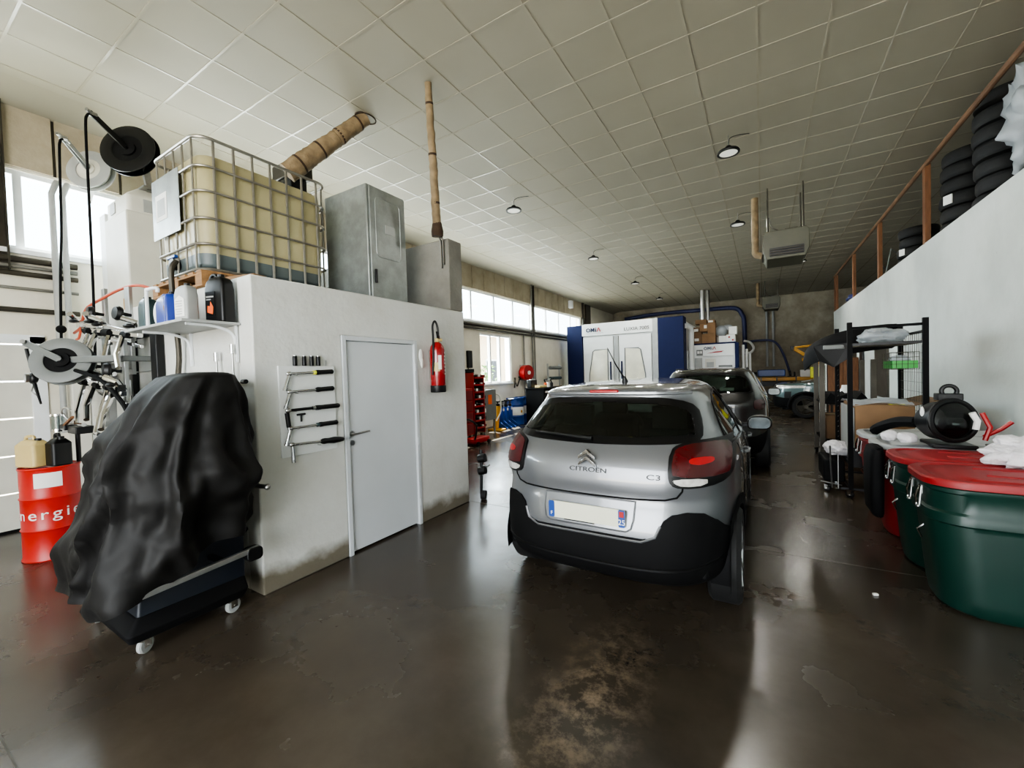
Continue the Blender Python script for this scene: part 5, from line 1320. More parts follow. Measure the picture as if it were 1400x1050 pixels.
for i, (y, m_, lb) in enumerate(((12.62, 'orange', 'orange spray gun cup on the black tool stand'), (12.82, 'paper', 'white spray cup on the black tool stand'), (13.08, 'black', 'black spray gun standing at the stand end'))):
    t = thing('spray_gun', lb, 'spray gun', (-6.5, y, 1.16))
    obj('cup', MB().lathe([(0, 0), (.05, 0), (.055, .12), (.03, .15), (0, .15)], seg=18), m_, t)
    obj('gun', MB().bar((0, 0, .15), (.0, -.08, .25), .035, .03).bar((.0, -.08, .25), (.1, -.02, .27), .03, .03), 'black' if i != 1 else 'steel', t)
for nm_ in ('black_tool_stand', 'sanding_block', 'black_box', 'spray_gun', 'spray_gun.001', 'spray_gun.002'): bpy.data.objects[nm_].location += Vector((.30, -.28, 0))
fh = misc('floor_hose', 'grey hose coil on the floor below the black tool stand', 'hose', MB().torus((-6.0, 12.2, .03), .38, .025, (0, 0, 1), 32, 8).torus((-5.95, 12.25, .075), .30, .025, (0, 0, 1), 32, 8), 'grey')
rr_ = thing('red_hose_reel', 'red enclosed hose reel on the wall right of the low window', 'hose reel', (XL+.2, 12.72, 1.5), world=True)
obj('reel_case', MB().cyl((XL+.1, 12.72, 1.66), (XL+.34, 12.66, 1.66), .27, 36), 'red', rr_, bevel=.02)
obj('hub', MB().cyl((XL+.34, 12.66, 1.66), (XL+.36, 12.655, 1.66), .07, 20), 'paper', rr_)
obj('wall_plate', MB().boxb(XL, XL+.1, 12.6, 12.84, 1.4, 1.95), 'steel', rr_)
tl = thing('wall_tools', 'set of dark tools hung on the wall below the red hose reel', 'tools', (XL+.03, 12.3, 1.3), world=True)
obj('hammer', MB().bar((XL+.04, 12.35, 1.2), (XL+.04, 12.55, 1.5), .03, .03).bar((XL+.04, 12.47, 1.52), (XL+.04, 12.63, 1.44), .05, .05), 'dark_steel', tl)
obj('shears', MB().bar((XL+.04, 12.15, 1.15), (XL+.04, 12.22, 1.5), .04, .03).bar((XL+.04, 12.15, 1.5), (XL+.04, 12.3, 1.2), .025, .02), 'dark_steel', tl)
misc('clear_panel', 'pale green clear sheet leaning on the wall behind the tool stand', 'panel', MB().boxb(XL+.05, XL+.07, 12.95, 13.6, 1.25, 1.75), 'film2')
ld = thing('paper_roll_rack', 'light rack with masking paper rolls beside the paint booth', 'rack', (-6.9, 14.6, 0), world=True)
obj('rail', MB().boxb(-7.0, -6.95, 14.08, 14.14, 0, 1.98), 'alu', ld, bevel=.004); obj('rail', MB().boxb(-7.0, -6.95, 15.1, 15.16, 0, 1.98), 'alu', ld, bevel=.004)
obj('foot', MB().boxb(-7.2, -6.6, 14.08, 14.14, 0, .04).boxb(-7.2, -6.6, 15.1, 15.16, 0, .04), 'alu', ld)
for z, m_, r_ in ((1.82, 'grey', .07), (1.42, 'teal_dark', .06), (.98, 'cardboard', .13), (.62, 'cardboard', .12), (.30, 'cardboard2', .1)):
    obj('paper_roll', MB().cyl((-6.9, 14.16, z), (-6.9, 15.08, z), r_, 24), m_, ld)
misc('fire_box', 'small black phone-like box on the wall left of the low window', 'box', MB().boxb(XL, XL+.08, 9.55, 9.75, 1.85, 2.35), 'black', bevel=.01)
misc('wall_cable', 'thin dark cable looping under the small black wall box', 'cable', MB().tube(smooth_path([(XL+.03, 9.6, 1.85), (XL+.05, 9.5, 1.6), (XL+.05, 9.7, 1.5), (XL+.03, 9.85, 1.7)]), .012, 8), 'black')
misc('wall_speaker', 'small white speaker box high on the window wall', 'speaker', MB().boxb(XL+.03, XL+.2, 16.95, 17.15, 4.45, 4.78), 'frame_white', bevel=.015)
for i, (y, z0, z1, lb) in enumerate(((12.85, 0.2, 3.05, 'left'), (13.5, 0, 4.9, 'middle'), (13.66, 1.2, 4.1, 'right'))):
    misc('wall_conduit', lb+' one of three upright conduits between the window bands and the red reel', 'pipe', MB().cyl((XL+.06, y, z0), (XL+.06, y, z1), .032, 12), 'conduit')
for z, r_, lb in ((3.13, .04, 'upper'), (3.02, .03, 'lower')):
    misc('wall_conduit', lb+' long dark conduit under the far high windows', 'pipe', MB().cyl((XL+.06, 4.3, z), (XL+.06, 18.4, z), r_, 12), 'dark_steel')

# ------------------------------------------------------------------ paint booths
def logo(parent, x, y, z, s, k=1.):
    """booth maker's wordmark: O M i in navy, red chevron"""
    q = MB(); q.torus((x, y, z), .33*s, .085*s, (0, 1, 0), 32, 8)
    q.prism([(x+.55*s, z-.4*s), (x+.55*s, z+.4*s), (x+.72*s, z+.4*s), (x+.93*s, z+.05*s), (x+1.14*s, z+.4*s), (x+1.31*s, z+.4*s), (x+1.31*s, z-.4*s), (x+1.14*s, z-.4*s), (x+1.14*s, z+.1*s), (x+.93*s, z-.22*s), (x+.72*s, z+.1*s), (x+.72*s, z-.4*s)], 'y', y-.01, y+.01)
    q.boxb(x+1.5*s, x+1.66*s, y-.01, y+.01, z-.4*s, z+.18*s).boxb(x+1.5*s, x+1.66*s, y-.01, y+.01, z+.27*s, z+.42*s)
    o = obj('wordmark', q, 'navy', parent, smooth=0)
    obj('red_letter', MB().prism([(x+1.78*s, z-.4*s), (x+2.12*s, z+.42*s), (x+2.30*s, z+.42*s), (x+2.66*s, z-.4*s), (x+2.46*s, z-.4*s), (x+2.21*s, z+.2*s), (x+1.97*s, z-.4*s)], 'y', y-.01, y+.01), 'red', o, smooth=0)
    return o
pb = thing('paint_booth', 'large white and navy spray paint booth with two windowed doors', 'paint booth', (-4.7, 18.0, 0), world=True)
Yb = 16.0
obj('booth_shell', MB().boxb(-6.35, -3.0, Yb+.1, 22.4, 0, 3.45).boxb(-3.0, -2.45, Yb+.1, 22.4, 0, 3.4), 'booth_white', pb, bevel=.01)
obj('corner_column', MB().boxb(-6.97, -6.30, Yb-.02, Yb+.6, 0, 3.52), 'navy', pb, bevel=.012)
obj('corner_column', MB().boxb(-3.32, -2.43, Yb-.02, Yb+.6, 0, 3.54), 'navy', pb, bevel=.012)
obj('column_edge', MB().boxb(-3.52, -3.32, Yb-.03, Yb+.3, 0, 3.55), 'grey_light', pb, bevel=.01)
hd = obj('header_panel', MB().boxb(-6.30, -3.5, Yb-.03, Yb+.1, 3.08-.02, 3.54), 'booth_white', pb, bevel=.006)
logo(hd, -6.03, Yb-.045, 3.29, .20)
text('lettering', 'LUXIA 700S', .18, 'black', hd, (-4.1, Yb-.045, 3.22), (PI/2, 0, 0), .003, 1.05)
obj('small_line', MB().boxb(-6.1, -5.4, Yb-.036, Yb-.03, 3.15, 3.165), 'grey_light', hd, smooth=0)
for s_, x0, x1 in ((-1, -6.25, -5.02), (1, -4.78, -3.56)):
    dl = obj('booth_door', MB().boxb(x0, x1, Yb-.02, Yb+.08, .1, 3.0), 'booth_white', pb, bevel=.01)
    a, c = (x0+.22, x1-.22)
    pts = [(a, .9), (a+.02, 1.5), (a+.18, 2.42), (a+.26, 2.48), (c, 2.50), (c, .9)] if s_ < 0 else [(a, .9), (a, 2.50), (c-.26, 2.48), (c-.18, 2.42), (c-.02, 1.5), (c, .9)]
    obj('door_window', MB().prism(pts, 'y', Yb-.03, Yb-.018), 'booth_window_glow', dl, smooth=0)
    obj('window_gasket', MB().tube([(p[0], Yb-.03, p[1]) for p in pts], .022, 6, True), 'grey', dl)
    obj('door_pull', MB().boxb((x1-.13) if s_ < 0 else (x0+.07), (x1-.08) if s_ < 0 else (x0+.12), Yb-.09, Yb-.02, 1.1, 2.0), 'navy', dl, bevel=.01)
obj('door_gap', MB().boxb(-4.98, -4.82, Yb-.015, Yb+.07, .1, 3.0), 'grey_light', pb, smooth=0)
obj('side_duct', MB().tube(smooth_path([(-2.28, 16.75, .1), (-2.28, 16.75, 2.6), (-2.27, 16.72, 3.05), (-2.34, 16.5, 3.2), (-2.42, 16.3, 3.2)]), .09, 14), 'booth_white', pb)
obj('side_panel', MB().boxb(-2.45, -2.38, 16.7, 19.5, .6, 2.3), 'grey_light', pb, bevel=.01)
obj('side_post', MB().boxb(-2.42, -2.32, 17.6, 17.8, 0, 2.7), 'navy', pb, bevel=.01)
pb2 = thing('preparation_booth', 'lower white booth with red swoosh and boxes piled on its roof', 'paint booth', (-1.65, 19., 0), world=True)
Yc = 17.0
obj('booth_shell', MB().boxb(-2.25, -.85, Yc+.06, 21.5, 0, 2.50), 'booth_white', pb2, bevel=.01)
obj('corner_post', MB().boxb(-.86, -.74, Yc, Yc+.3, 0, 2.52), 'navy', pb2, bevel=.006)
obj('roof_edge', MB().boxb(-2.27, -.80, Yc+.02, Yc+.2, 2.50, 2.56), 'navy', pb2, bevel=.006)
hd2 = obj('header_panel', MB().boxb(-2.24, -.88, Yc, Yc+.08, 2.06, 2.50), 'booth_white', pb2, bevel=.006)
logo(hd2, -1.83, Yc-.012, 2.36, .135)
obj('red_swoosh', MB().prism([(-1.8, 2.17), (-1.3, 2.195), (-1.22, 2.25), (-1.5, 2.235)], 'y', Yc-.012, Yc-.004), 'red', hd2, smooth=0)
obj('control_panel', MB().boxb(-2.14, -1.92, Yc-.02, Yc, 2.10, 2.32), 'grey', hd2, bevel=.004)
obj('panel_screen', MB().boxb(-2.11, -2.03, Yc-.026, Yc-.02, 2.18, 2.27).boxb(-2.01, -1.95, Yc-.026, Yc-.02, 2.18, 2.27), 'paper', hd2, smooth=0)
obj('roller_filter', MB().boxb(-2.2, -1.95, Yc+.0, Yc+.06, .2, 2.02), 'grey_light', pb2, bevel=.01)
obj('filter_frame', MB().boxb(-1.85, -1.5, Yc+.0, Yc+.06, .2, 1.98), 'offwhite', pb2, bevel=.01)
obj('filter_panel', MB().boxb(-1.80, -1.55, Yc-.01, Yc+.0, .9, 1.85), 'grey_light', pb2, bevel=.01)
obj('shelf_light', MB().boxb(-1.4, -.95, Yc-.01, Yc+.05, 1.60, 1.72), 'grey', pb2, bevel=.01)
for k in range(3): obj('side_rail', MB().cyl((-.62+.1*k, 17.6+.3*k, 0), (-.62+.1*k, 17.6+.3*k, 2.45-.15*k), .045, 12), 'booth_white', pb2)
RT = 2.505
def cbox(label, x0, x1, z0, z1, mat='cardboard', y=17.2, d=.5, lab=None, rot=0):
    t = thing('cardboard_box', label, 'box', ((x0+x1)/2, y+d/2, z0), rot)
    w_ = x1-x0; h_ = z1-z0
    b_ = obj('carton', MB().boxb(-w_/2, w_/2, -d/2, d/2, 0, h_), mat, t, bevel=.006)
    obj('tape_strip', MB().boxb(-w_/2-.001, w_/2+.001, -.03, .03, h_-.001, h_+.002), 'tan' if mat != 'paper' else 'offwhite', t, smooth=0)
    if lab: obj('carton_label', MB().boxb(lab[0], lab[1], -d/2-.004, -d/2, lab[2], lab[3]), 'paper', b_, smooth=0)
    return t
cbox('bottom left brown carton on the low booth roof', -2.62+.35, -1.98, RT+.06, RT+.50, 'cardboard2', lab=(-.1, .05, .1, .2))
cbox('bottom middle wide brown carton on the low booth roof', -1.97, -1.50, RT+.06, RT+.42)
cbox('small brown carton with two white labels, left of the roof pile', -2.26, -2.05, RT+.505, RT+.68, 'cardboard2', lab=(-.08, .06, .02, .12))
cbox('square brown carton in the middle row of the roof pile', -2.04, -1.78, RT+.505, RT+.80, lab=(.02, .12, .12, .24))
cbox('tall brown carton on the right of the roof pile', -1.77, -1.50, RT+.425, RT+.82, 'cardboard')
cbox('topmost brown carton of the roof pile, by the tin flue', -2.20, -1.80, RT+.805, RT+.97, 'cardboard2', y=17.25)
cbox('little white-labelled carton on top of the tall carton', -1.76, -1.52, RT+.825, RT+.93, 'cardboard', lab=(-.1, .06, .01, .08))
cbox('lower white carton with red dots on the low booth roof', -1.14, -.86, RT+.06, RT+.33, 'paper')
cbox('upper white carton with a grey mark on the low booth roof', -1.06, -.80, RT+.335, RT+.62, 'paper')
cbox('tilted white bag-like carton between the brown and white cartons', -1.46, -1.20, RT+.06, RT+.30, 'paper', rot=.3)
rd = bpy.data.objects['cardboard_box.007']
for x, z in ((-.05, .18), (.07, .07)): obj('red_dot', MB().cyl((x, -.254, z), (x, -.25, z), .035, 16), 'red', rd)
misc('plastic_wrap', 'crumpled clear plastic wrap between brown and white cartons on the booth roof', 'plastic', MB().sph((-1.33, 17.45, RT+.50), .22, (1., .8, .95), 16, 10).sph((-1.12, 17.5, RT+.62), .14, (1.3, .8, .8), 14, 10), 'film2')
misc('tin_flue', 'shiny tin flue rising behind the roof cartons to the ceiling', 'flue', MB().cyl((-2.18, 19.5, 2.5), (-2.18, 19.5, 4.96), .09, 20).cyl((-2.0, 19.7, 2.5), (-2.0, 19.7, 4.96), .07, 20), 'steel')
# back wall services
misc('blue_hose', 'thick navy hose crossing the back wall and dropping behind the low booth', 'hose', MB().tube(smooth_path([(-6.6, 23.3, 4.5), (-4.8, 23.3, 4.62), (-2.6, 23.3, 4.60), (-1.5, 23.3, 4.58), (-1.05, 23.3, 4.48), (-.85, 23.3, 4.2), (-.76, 23.3, 3.8), (-.74, 23.3, 2.2)]), .10, 12), 'hose_blue')
misc('black_hose', 'dark hose arching down the back wall to the yellow bench', 'hose', MB().tube(smooth_path([(-.7, 23.3, 2.84), (-.2, 23.3, 2.88), (.3, 23.3, 2.85), (.6, 23.3, 2.65), (.85, 23.3, 2.1), (1.1, 23.3, 1.2)]), .05, 10), 'hose_blue')
misc('white_hose', 'white hose loop sticking out beside the low booth', 'hose', MB().tube(smooth_path([(-.75, 22., 2.83), (-.5, 22, 2.75), (-.36, 22, 2.5), (-.45, 22, 2.3), (-.7, 22, 2.24)]), .05, 10), 'paper')
for i, x in enumerate((-2.73, .18, .44)):
    misc('wall_pipe', ('pale upright pipe behind the roof cartons', 'left of two upright pipes on the back wall below the far heater', 'right of two upright pipes on the back wall below the far heater')[i], 'pipe', MB().cyl((x, 23.42, 1.6 if i else 2), (x, 23.42, 4.96), .05, 12), 'grey_light')
misc('dark_wall_box', 'dark electrical cabinet high on the back left corner', 'cabinet', MB().boxb(XL, XL+.12, 18.9, 19.5, 3.4, 4.85), 'dark_steel', bevel=.01)

# ------------------------------------------------------------------ straightening bench and clutter at the back
yb_ = thing('yellow_lift_bench', 'long yellow car body straightening bench at the back', 'bench', (.55, 15.0, 0), world=True)
# placed beyond the off-roader's nose
Y = 20.0
obj('bench_deck', MB().boxb(-.35, 1.75, Y, Y+.9, 1.02, 1.16), 'yellow', yb_, bevel=.02)
obj('bench_nose', MB().prism([(-.35, 1.02), (-.35, 1.16), (-.62, 1.10), (-.62, 1.04)], 'y', Y, Y+.9), 'yellow', yb_, bevel=.01)
for x in (-.1, .45, 1.1): obj('clamp_strap', MB().boxb(x, x+.05, Y-.03, Y+.93, .98, 1.2), 'dark_steel', yb_)
for x in (-.2, 1.6): obj('bench_leg', MB().boxb(x, x+.14, Y+.1, Y+.8, 0, 1.02), 'yellow', yb_, bevel=.01)
obj('under_pan', MB().boxb(-.3, 1.7, Y+.05, Y+.85, .80, .98), 'black', yb_)
BT = 1.16
misc('blue_case', 'long blue tool case lying on the yellow bench', 'case', MB().boxb(-.2, .78, Y+.2, Y+.7, BT+.04, BT+.32), 'blue', bevel=.03)
misc('black_motor', 'round black motor at the left end of the yellow bench', 'motor', MB().cyl((-.46, Y+.4, BT+.12), (-.22, Y+.4, BT+.12), .11, 20).boxb(-.45, -.25, Y+.3, Y+.5, BT, BT+.05), 'black')
misc('small_gauge_set', 'black gauges right of the blue tool case', 'gauge', MB().cyl((.9, Y+.3, BT+.13), (.98, Y+.3, BT+.14), .12, 18).cyl((1.06, Y+.3, BT+.11), (1.12, Y+.3, BT+.11), .10, 18).boxb(.85, 1.15, Y+.25, Y+.4, BT, BT+.04), 'black')
misc('white_carton', 'small white box standing on the yellow bench', 'box', MB().boxb(1.28, 1.62, Y+.2, Y+.5, BT, BT+.28), 'paper', bevel=.01)
pt = thing('yellow_pulling_tower', 'yellow angled pulling arm rising behind the off-roader', 'arm', (1.6, 18.9, 0), world=True)
obj('tower_post', MB().boxb(1.62, 1.8, 18.9, 19.1, 0, 1.75), 'yellow', pt, bevel=.01)
obj('pull_arm', MB().bar((.98, 18.95, 2.28), (1.75, 19.0, 1.7), .10, .12).bar((1.0, 18.95, 2.30), (1.7, 19.0, 2.36), .08, .08).boxb(1.25, 1.75, 18.85, 19.05, 1.78, 1.9), 'yellow', pt, bevel=.01)
obj('tower_box', MB().boxb(1.5, 1.95, 18.8, 19.0, 1.15, 1.55), 'yellow_green', pt, bevel=.02)
obj('arm_tip', MB().boxb(.9, 1.02, 18.9, 19.02, 2.2, 2.36), 'black', pt, bevel=.01)
oc = thing('tall_cupboard', 'tall orange brown cupboard standing beyond the racks before the off-roader', 'cupboard', (1.75, 14.2, 0), world=True)
obj('carcass', MB().boxb(1.50, 2.15, 14.02, 14.45, 0, 1.80), 'rail_wood', oc, bevel=.01)
for x0_ in (1.51, 1.83): obj('cupboard_door', MB().boxb(x0_, x0_+.31, 14.0, 14.02, .05, 1.77), 'rail_wood', oc, bevel=.006)
ws = thing('white_shelving', 'pale narrow shelving with white goods left of the brown cupboard', 'shelving', (1.41, 14.2, 0), world=True)
for x0_ in (1.34, 1.455): obj('upright', MB().boxb(x0_, x0_+.02, 14.02, 14.4, 0, 1.65), 'paper', ws)
for z in (.4, .75, 1.1, 1.4, 1.62): obj('shelf', MB().boxb(1.36, 1.455, 14.02, 14.4, z, z+.02), 'paper', ws)
misc('white_kettle', 'white plastic jug on a ledge beyond the garment rack', 'jug', MB().lathe([(0, 0), (.1, 0), (.11, .2), (.06, .28), (.05, .34), (0, .34)], (1.38, 10.4, .88)), 'paper')
misc('ledge_trolley', 'low dark trolley carrying a white jug beyond the garment rack', 'trolley', MB().boxb(1.1, 1.75, 10.1, 10.8, .84, .88).boxb(1.12, 1.16, 10.12, 10.16, 0, .84).boxb(1.68, 1.72, 10.12, 10.16, 0, .84).boxb(1.12, 1.16, 10.74, 10.78, 0, .84).boxb(1.68, 1.72, 10.74, 10.78, 0, .84).boxb(1.1, 1.75, 10.1, 10.8, .3, .34), 'dark_steel')
misc('wall_hatch', 'dark grey barred hatch on the white wall behind the garment rack', 'hatch', MB().boxb(2.16, 2.205, 11.2, 12.3, .9, 2.35), 'dark_steel', bevel=.01)
misc('wall_hatch', 'narrow black slot panel on the white wall beyond the grey hatch', 'hatch', MB().boxb(2.16, 2.205, 13.6, 14.0, 1.1, 2.0), 'black', bevel=.01)
# ------------------------------------------------------------------ high bay lamps and heaters
def bay(x, y, label, first=None):
    if first: return dup(first, (x, y, 4.72), 0, label)
    t = thing('high_bay_lamp', label, 'lamp', (x, y, 4.72), group='round black high bay lamps under the ceiling')
    h = obj('housing', MB().lathe([(0, .09), (.035, .09), (.05, .07), (.07, .04), (.135, .025), (.15, .0), (.147, -.012), (.118, -.012), (.115, .0), (0, .004)], seg=40), 'satin_black', t)
    obj('lens', MB().lathe([(0, -.006), (.117, -.006), (.117, .0), (0, 0)], seg=32), 'lens', t)
    obj('suspension', MB().cyl((0, 0, .09), (0, 0, .16), .006, 8).torus((0, 0, .17), .018, .004, (1, 0, 0), 14, 6).cyl((0, 0, .185), (0, 0, .248), .004, 8), 'steel', t)
    obj('lamp_cable', MB().tube(smooth_path([(0, 0, .09), (.02, .01, .2), (.12, .06, .238), (.26, .12, .245)]), .005, 6), 'black', t)
    return t
b0 = bay(-.385, 6.80, 'nearest round lamp, right of centre of the ceiling')
for x, y, lb in ((-3.98, 6.80, 'round lamp left of centre, level with the nearest one'), (-.43, 10.30, 'round lamp just left of the near ceiling heater'), (-3.93, 10.95, 'second round lamp of the left row'), (-3.86, 15.0, 'third round lamp of the left row'), (1.0, 15.1, 'round lamp peeping out under the near heater'), (-3.85, 19.0, 'last round lamp of the left row before the back wall')):
    bay(x, y, lb, b0)
for i, (x, y) in enumerate(((-.385, 6.8), (-3.98, 6.8), (-.43, 10.3), (-3.93, 10.95), (-3.86, 15.0), (1.0, 15.1), (-3.85, 19.0))):
    l = bpy.data.lights.new('lamp_light', 'AREA'); l.shape = 'DISK'; l.size = .22; l.energy = 40; l.color = (1, .96, .88)
    o = bpy.data.objects.new('lamp_light', l); C.objects.link(o); o.location = (x, y, 4.70)

def heater(label, x0, x1, y0, y1, z0, z1, px_):
    t = thing('ceiling_heater', label, 'heater', ((x0+x1)/2, (y0+y1)/2, z0), world=True)
    w_, d_ = x1-x0, y1-y0
    prof = [(y0, z1), (y1, z1), (y1, z0+.12), (y1-.2, z0), (y0+.16, z0), (y0, z0+.10)]
    b_ = obj('casing', MB().prism([(x0+.06, z0), (x1-.06, z0), (x1, z0+.14), (x1, z1-.06), (x1-.05, z1), (x0+.05, z1), (x0, z1-.06), (x0, z0+.14)], 'y', y0, y1), 'heater', t, bevel=.012)
    obj('louvre_panel', MB().boxb(x0+.10, x1-.08, y0-.02, y0, z0+.05, z0+.20), 'black', b_)
    g = MB()
    for k in range(3): g.boxb(x0+.11, x1-.09, y0-.045, y0-.015, z0+.07+.045*k, z0+.078+.045*k)
    obj('louvre', g, 'dark_steel', b_)
    obj('end_plate', MB().boxb(x0-.02, x0+.0, y0+.05, y1-.05, z0+.12, z1-.04), 'dark_steel', t)
    obj('hanger', MB().cyl((x0+.08, y0+.1, z1), (x0+.08, y0+.1, CZ), .014, 8), 'dark_steel', t)
    obj('hanger', MB().cyl((x1-.08, y0+.1, z1), (x1-.08, y0+.1, CZ), .014, 8), 'dark_steel', t)
    obj('hanger', MB().cyl((x1-.08, y1-.1, z1), (x1-.08, y1-.1, CZ), .014, 8), 'dark_steel', t)
    obj('hanger', MB().cyl((x0+.08, y1-.1, z1), (x0+.08, y1-.1, CZ), .014, 8), 'dark_steel', t)
    obj('flue_pipe', MB().tube(smooth_path([(px_, y0+.5, CZ), (px_, y0+.5, z0+.45), (px_+.01, y0+.48, z0+.25), (x0+.0, y0+.45, z0+.18)], 6), .062, 14), 'lagging', t)
    obj('gas_tube', MB().tube(smooth_path([(x0+.3, y0+.2, z1+.02), (x0+.15, y0+.2, z1+.12), (x0+.1, y0+.15, z1+.3)]), .008, 6).boxb(x0+.35, x0+.55, y0+.2, y0+.4, z1, z1+.06), 'dark_steel', t)
heater('large grey gas heater hung from the ceiling, nearest of two', 0.03, .74, 9.15, 9.95, 3.62, 4.14, -.10)
heater('small distant grey heater hung near the back wall', 0.02, .60, 19.0, 19.8, 3.84, 4.33, -.14)

# ------------------------------------------------------------------ mezzanine edge: rail, tyres, sheeting
rl = thing('mezzanine_rail', 'brown wooden handrail on posts along the top of the white wall', 'rail', (2.25, 12, 3.5), world=True)
obj('handrail', MB().tube([(2.22, 3.0, 4.66), (2.22, 6.4, 4.70), (2.22, 9, 4.72), (2.22, 18.75, 4.74)], .036, 10), 'rail_bar', rl)
for y in (5.4, 9.05, 12.1, 15.1, 18.6): obj('rail_post', MB().boxb(2.2, 2.27, y-.06, y+.06, 3.49, 4.72), 'rail_wood', rl, bevel=.004)
obj('rail_post', MB().boxb(2.2, 2.27, 18.25, 18.37, 3.49, 4.72), 'rail_wood', rl, bevel=.004)
def tyre_mb(R=.32, w=.2):
    m_ = MB(); m_.lathe([(R*.60, 0), (R*.62, -.0), (R*.80, .0), (R*.93, .012), (R*.985, .04), (R, .06), (R, w-.06), (R*.985, w-.04), (R*.93, w-.012), (R*.80, w), (R*.62, w), (R*.60, w-.0), (R*.62, w-.02), (R*.85, w-.04), (R*.85, .04), (R*.62, .02), (R*.60, 0)], seg=48)
    return m_
first = None
tmesh = None
def tyre(x, y, z, label, group, R=1., tag_=False, tilt=0):
    global tmesh
    if tmesh is None:
        t = obj('tyre', tyre_mb(), 'tyre'); gr = MB()
        tmesh = t.data
    else:
        t = bpy.data.objects.new('tyre', tmesh); C.objects.link(t)
    tag(t, label, 'tyre', group); t.location = (x, y, z); t.rotation_euler = (tilt, 0, random.uniform(0, 6)); t.scale = (R, R, R)
    if tag_:
        l = obj('paper_sticker', MB().boxb(-.33, -.318, -.06, .06, .04, .17), 'paper', t, smooth=0)
        l.rotation_euler = (0, 0, -t.rotation_euler[2]+.55)
    return t
ords = ['lowest', 'second', 'third', 'fourth', 'fifth', 'sixth']
MZ = 3.485
for s_, (x, y, n, R, sn_) in enumerate(((2.62, 11.1, 4, .93, 'short stack beyond the wide rail post'), (2.64, 8.75, 6, 1., 'tall stack just right of the wide rail post'), (2.62, 7.55, 7, 1.0, 'tall stack beside the plastic sheeting'), (2.95, 12.2, 3, .95, 'low stack behind the short one'))):
    z = MZ
    for k in range(n):
        if z+.2*R > 4.93: break
        tyre(x+random.uniform(-.02, .02), y+random.uniform(-.02, .02), z, (ords[k] if k < 6 else 'seventh')+' tyre of the '+sn_, 'tyres stacked on the mezzanine', R, (s_, k) in ((0, 1), (1, 2)))
        z += .203*R
misc('coiled_wire', 'tangled dark wire bundle at the far end of the mezzanine edge', 'wire', MB().torus((2.6, 15.9, 3.56), .42, .03, (0, .1, 1), 26, 6).torus((2.65, 16.2, 3.62), .38, .03, (.2, .1, 1), 26, 6).torus((2.6, 16.0, 3.68), .33, .03, (-.1, -.2, 1), 26, 6), 'hose_blue')
misc('folded_chair_frame', 'thin metal frame lying on the mezzanine behind the rail', 'frame', MB().tube([(2.5, 13.2, 3.5), (2.6, 13.0, 4.3), (2.9, 13.6, 4.2), (2.8, 14.0, 3.5)], .014, 8).bar((2.4, 13.0, 3.95), (3.0, 14.5, 3.9), .04, .02), 'grey')
def crumple(name, label, cat, c, r, sc_, mat, seed, amp=.25, f=2.2, u=48, v=32):
    b = MB().sph(c, r, sc_, u, v)
    for q in b.bm.verts:
        d = (q.co-Vector(c)); n_ = noise.noise(q.co*f/r*.45+Vector((seed, 0, 0)))+.8*abs(noise.noise(q.co*f/r*.9+Vector((0, seed, 0))))+.5*abs(noise.noise(q.co*f/r*2.1+Vector((0, seed, 3))))-.25
        q.co = Vector(c)+d*(1+amp*n_)
        q.co.z = max(q.co.z, c[2]-r*sc_[2]*.85)
    return misc(name, label, cat, b, mat, smooth=70)
crumple('plastic_sheeting', 'big crumpled grey plastic sheeting bundle hanging over the mezzanine edge', 'plastic', (2.50, 6.42, 4.05), .30, (.9, 1.1, 2.0), 'film2', 3, .5, 3.2)

# ------------------------------------------------------------------ latched bins
def bin_(label, y0, y1, mat, lid, seed, lidmat_dark=False, x0=.93, x1=2.08):
    t = thing('storage_bin', label, 'bin', ((x0+x1)/2, (y0+y1)/2, 0), world=True)
    R_ = .20
    rows_ = []
    for z, i in ((0.0, .10), (.02, .075), (.10, .06), (.56, .02), (.585, .018), (.60, -.004), (.66, -.004), (.675, .012), (.79, .006), (.80, -.006), (.825, -.006), (.835, .01)):
        rows_.append([Vector((p[0], p[1], z)) for p in rr(x0+i, x1-i, y0+i*.6, y1-i*.6, R_, 8)])
    obj('bin_body', MB().loft(rows_), mat, t, smooth=40)
    rows_ = []
    for z, i in ((.832, -.018), (.836, -.026), (.872, -.026), (.882, -.016), (.886, .03), (.874, .045), (.874, .12), (.888, .14), (.890, .2)):
        rows_.append([Vector((p[0], p[1], z)) for p in rr(x0+i, x1-i, y0+i*.5, y1-i*.5, max(.05, R_-i*.5), 8)])
    ld_ = obj('bin_lid', MB().loft(rows_), lid, t, smooth=40)
    obj('lid_groove', MB().tube([(x0+.3, y0+.2, .888), (x1-.25, y0+.14, .888)], .012, 6).tube([(x0+.3, y1-.2, .888), (x1-.25, y1-.2, .888)], .012, 6), lid, ld_)
    ys = [y0+.22, y1-.20]
    for k, yy in enumerate(ys):
        q = obj('latch', MB().boxb(x0-.014, x0-.004, yy-.022, yy+.022, .74, .80).tube([(x0-.016, yy, .79), (x0-.03, yy+.015, .72), (x0-.022, yy+.03, .66)], .009, 8), 'chrome', t)
        obj('latch_wire', MB().tube([(x0-.012, yy-.02, .79), (x0-.026, yy-.035, .66), (x0-.03, yy, .645), (x0-.026, yy+.035, .66)], .005, 6).sph((x0-.03, yy-.03, .655), .014), 'steel', q)
    obj('side_hook', MB().tube([(x0+.03, (y0+y1)/2-.0, .50), (x0-.005, (y0+y1)/2+.01, .46), (x0+.02, (y0+y1)/2+.02, .40)], .006, 6), 'chrome', t)
    return t
bin_('nearest green plastic bin with a red lid against the right wall', 3.66, 4.28, 'bin_green', 'lid_red', 1)
bin_('second green plastic bin with a red lid, partly behind the nearest one', 4.33, 4.92, 'bin_green', 'lid_red', 2)
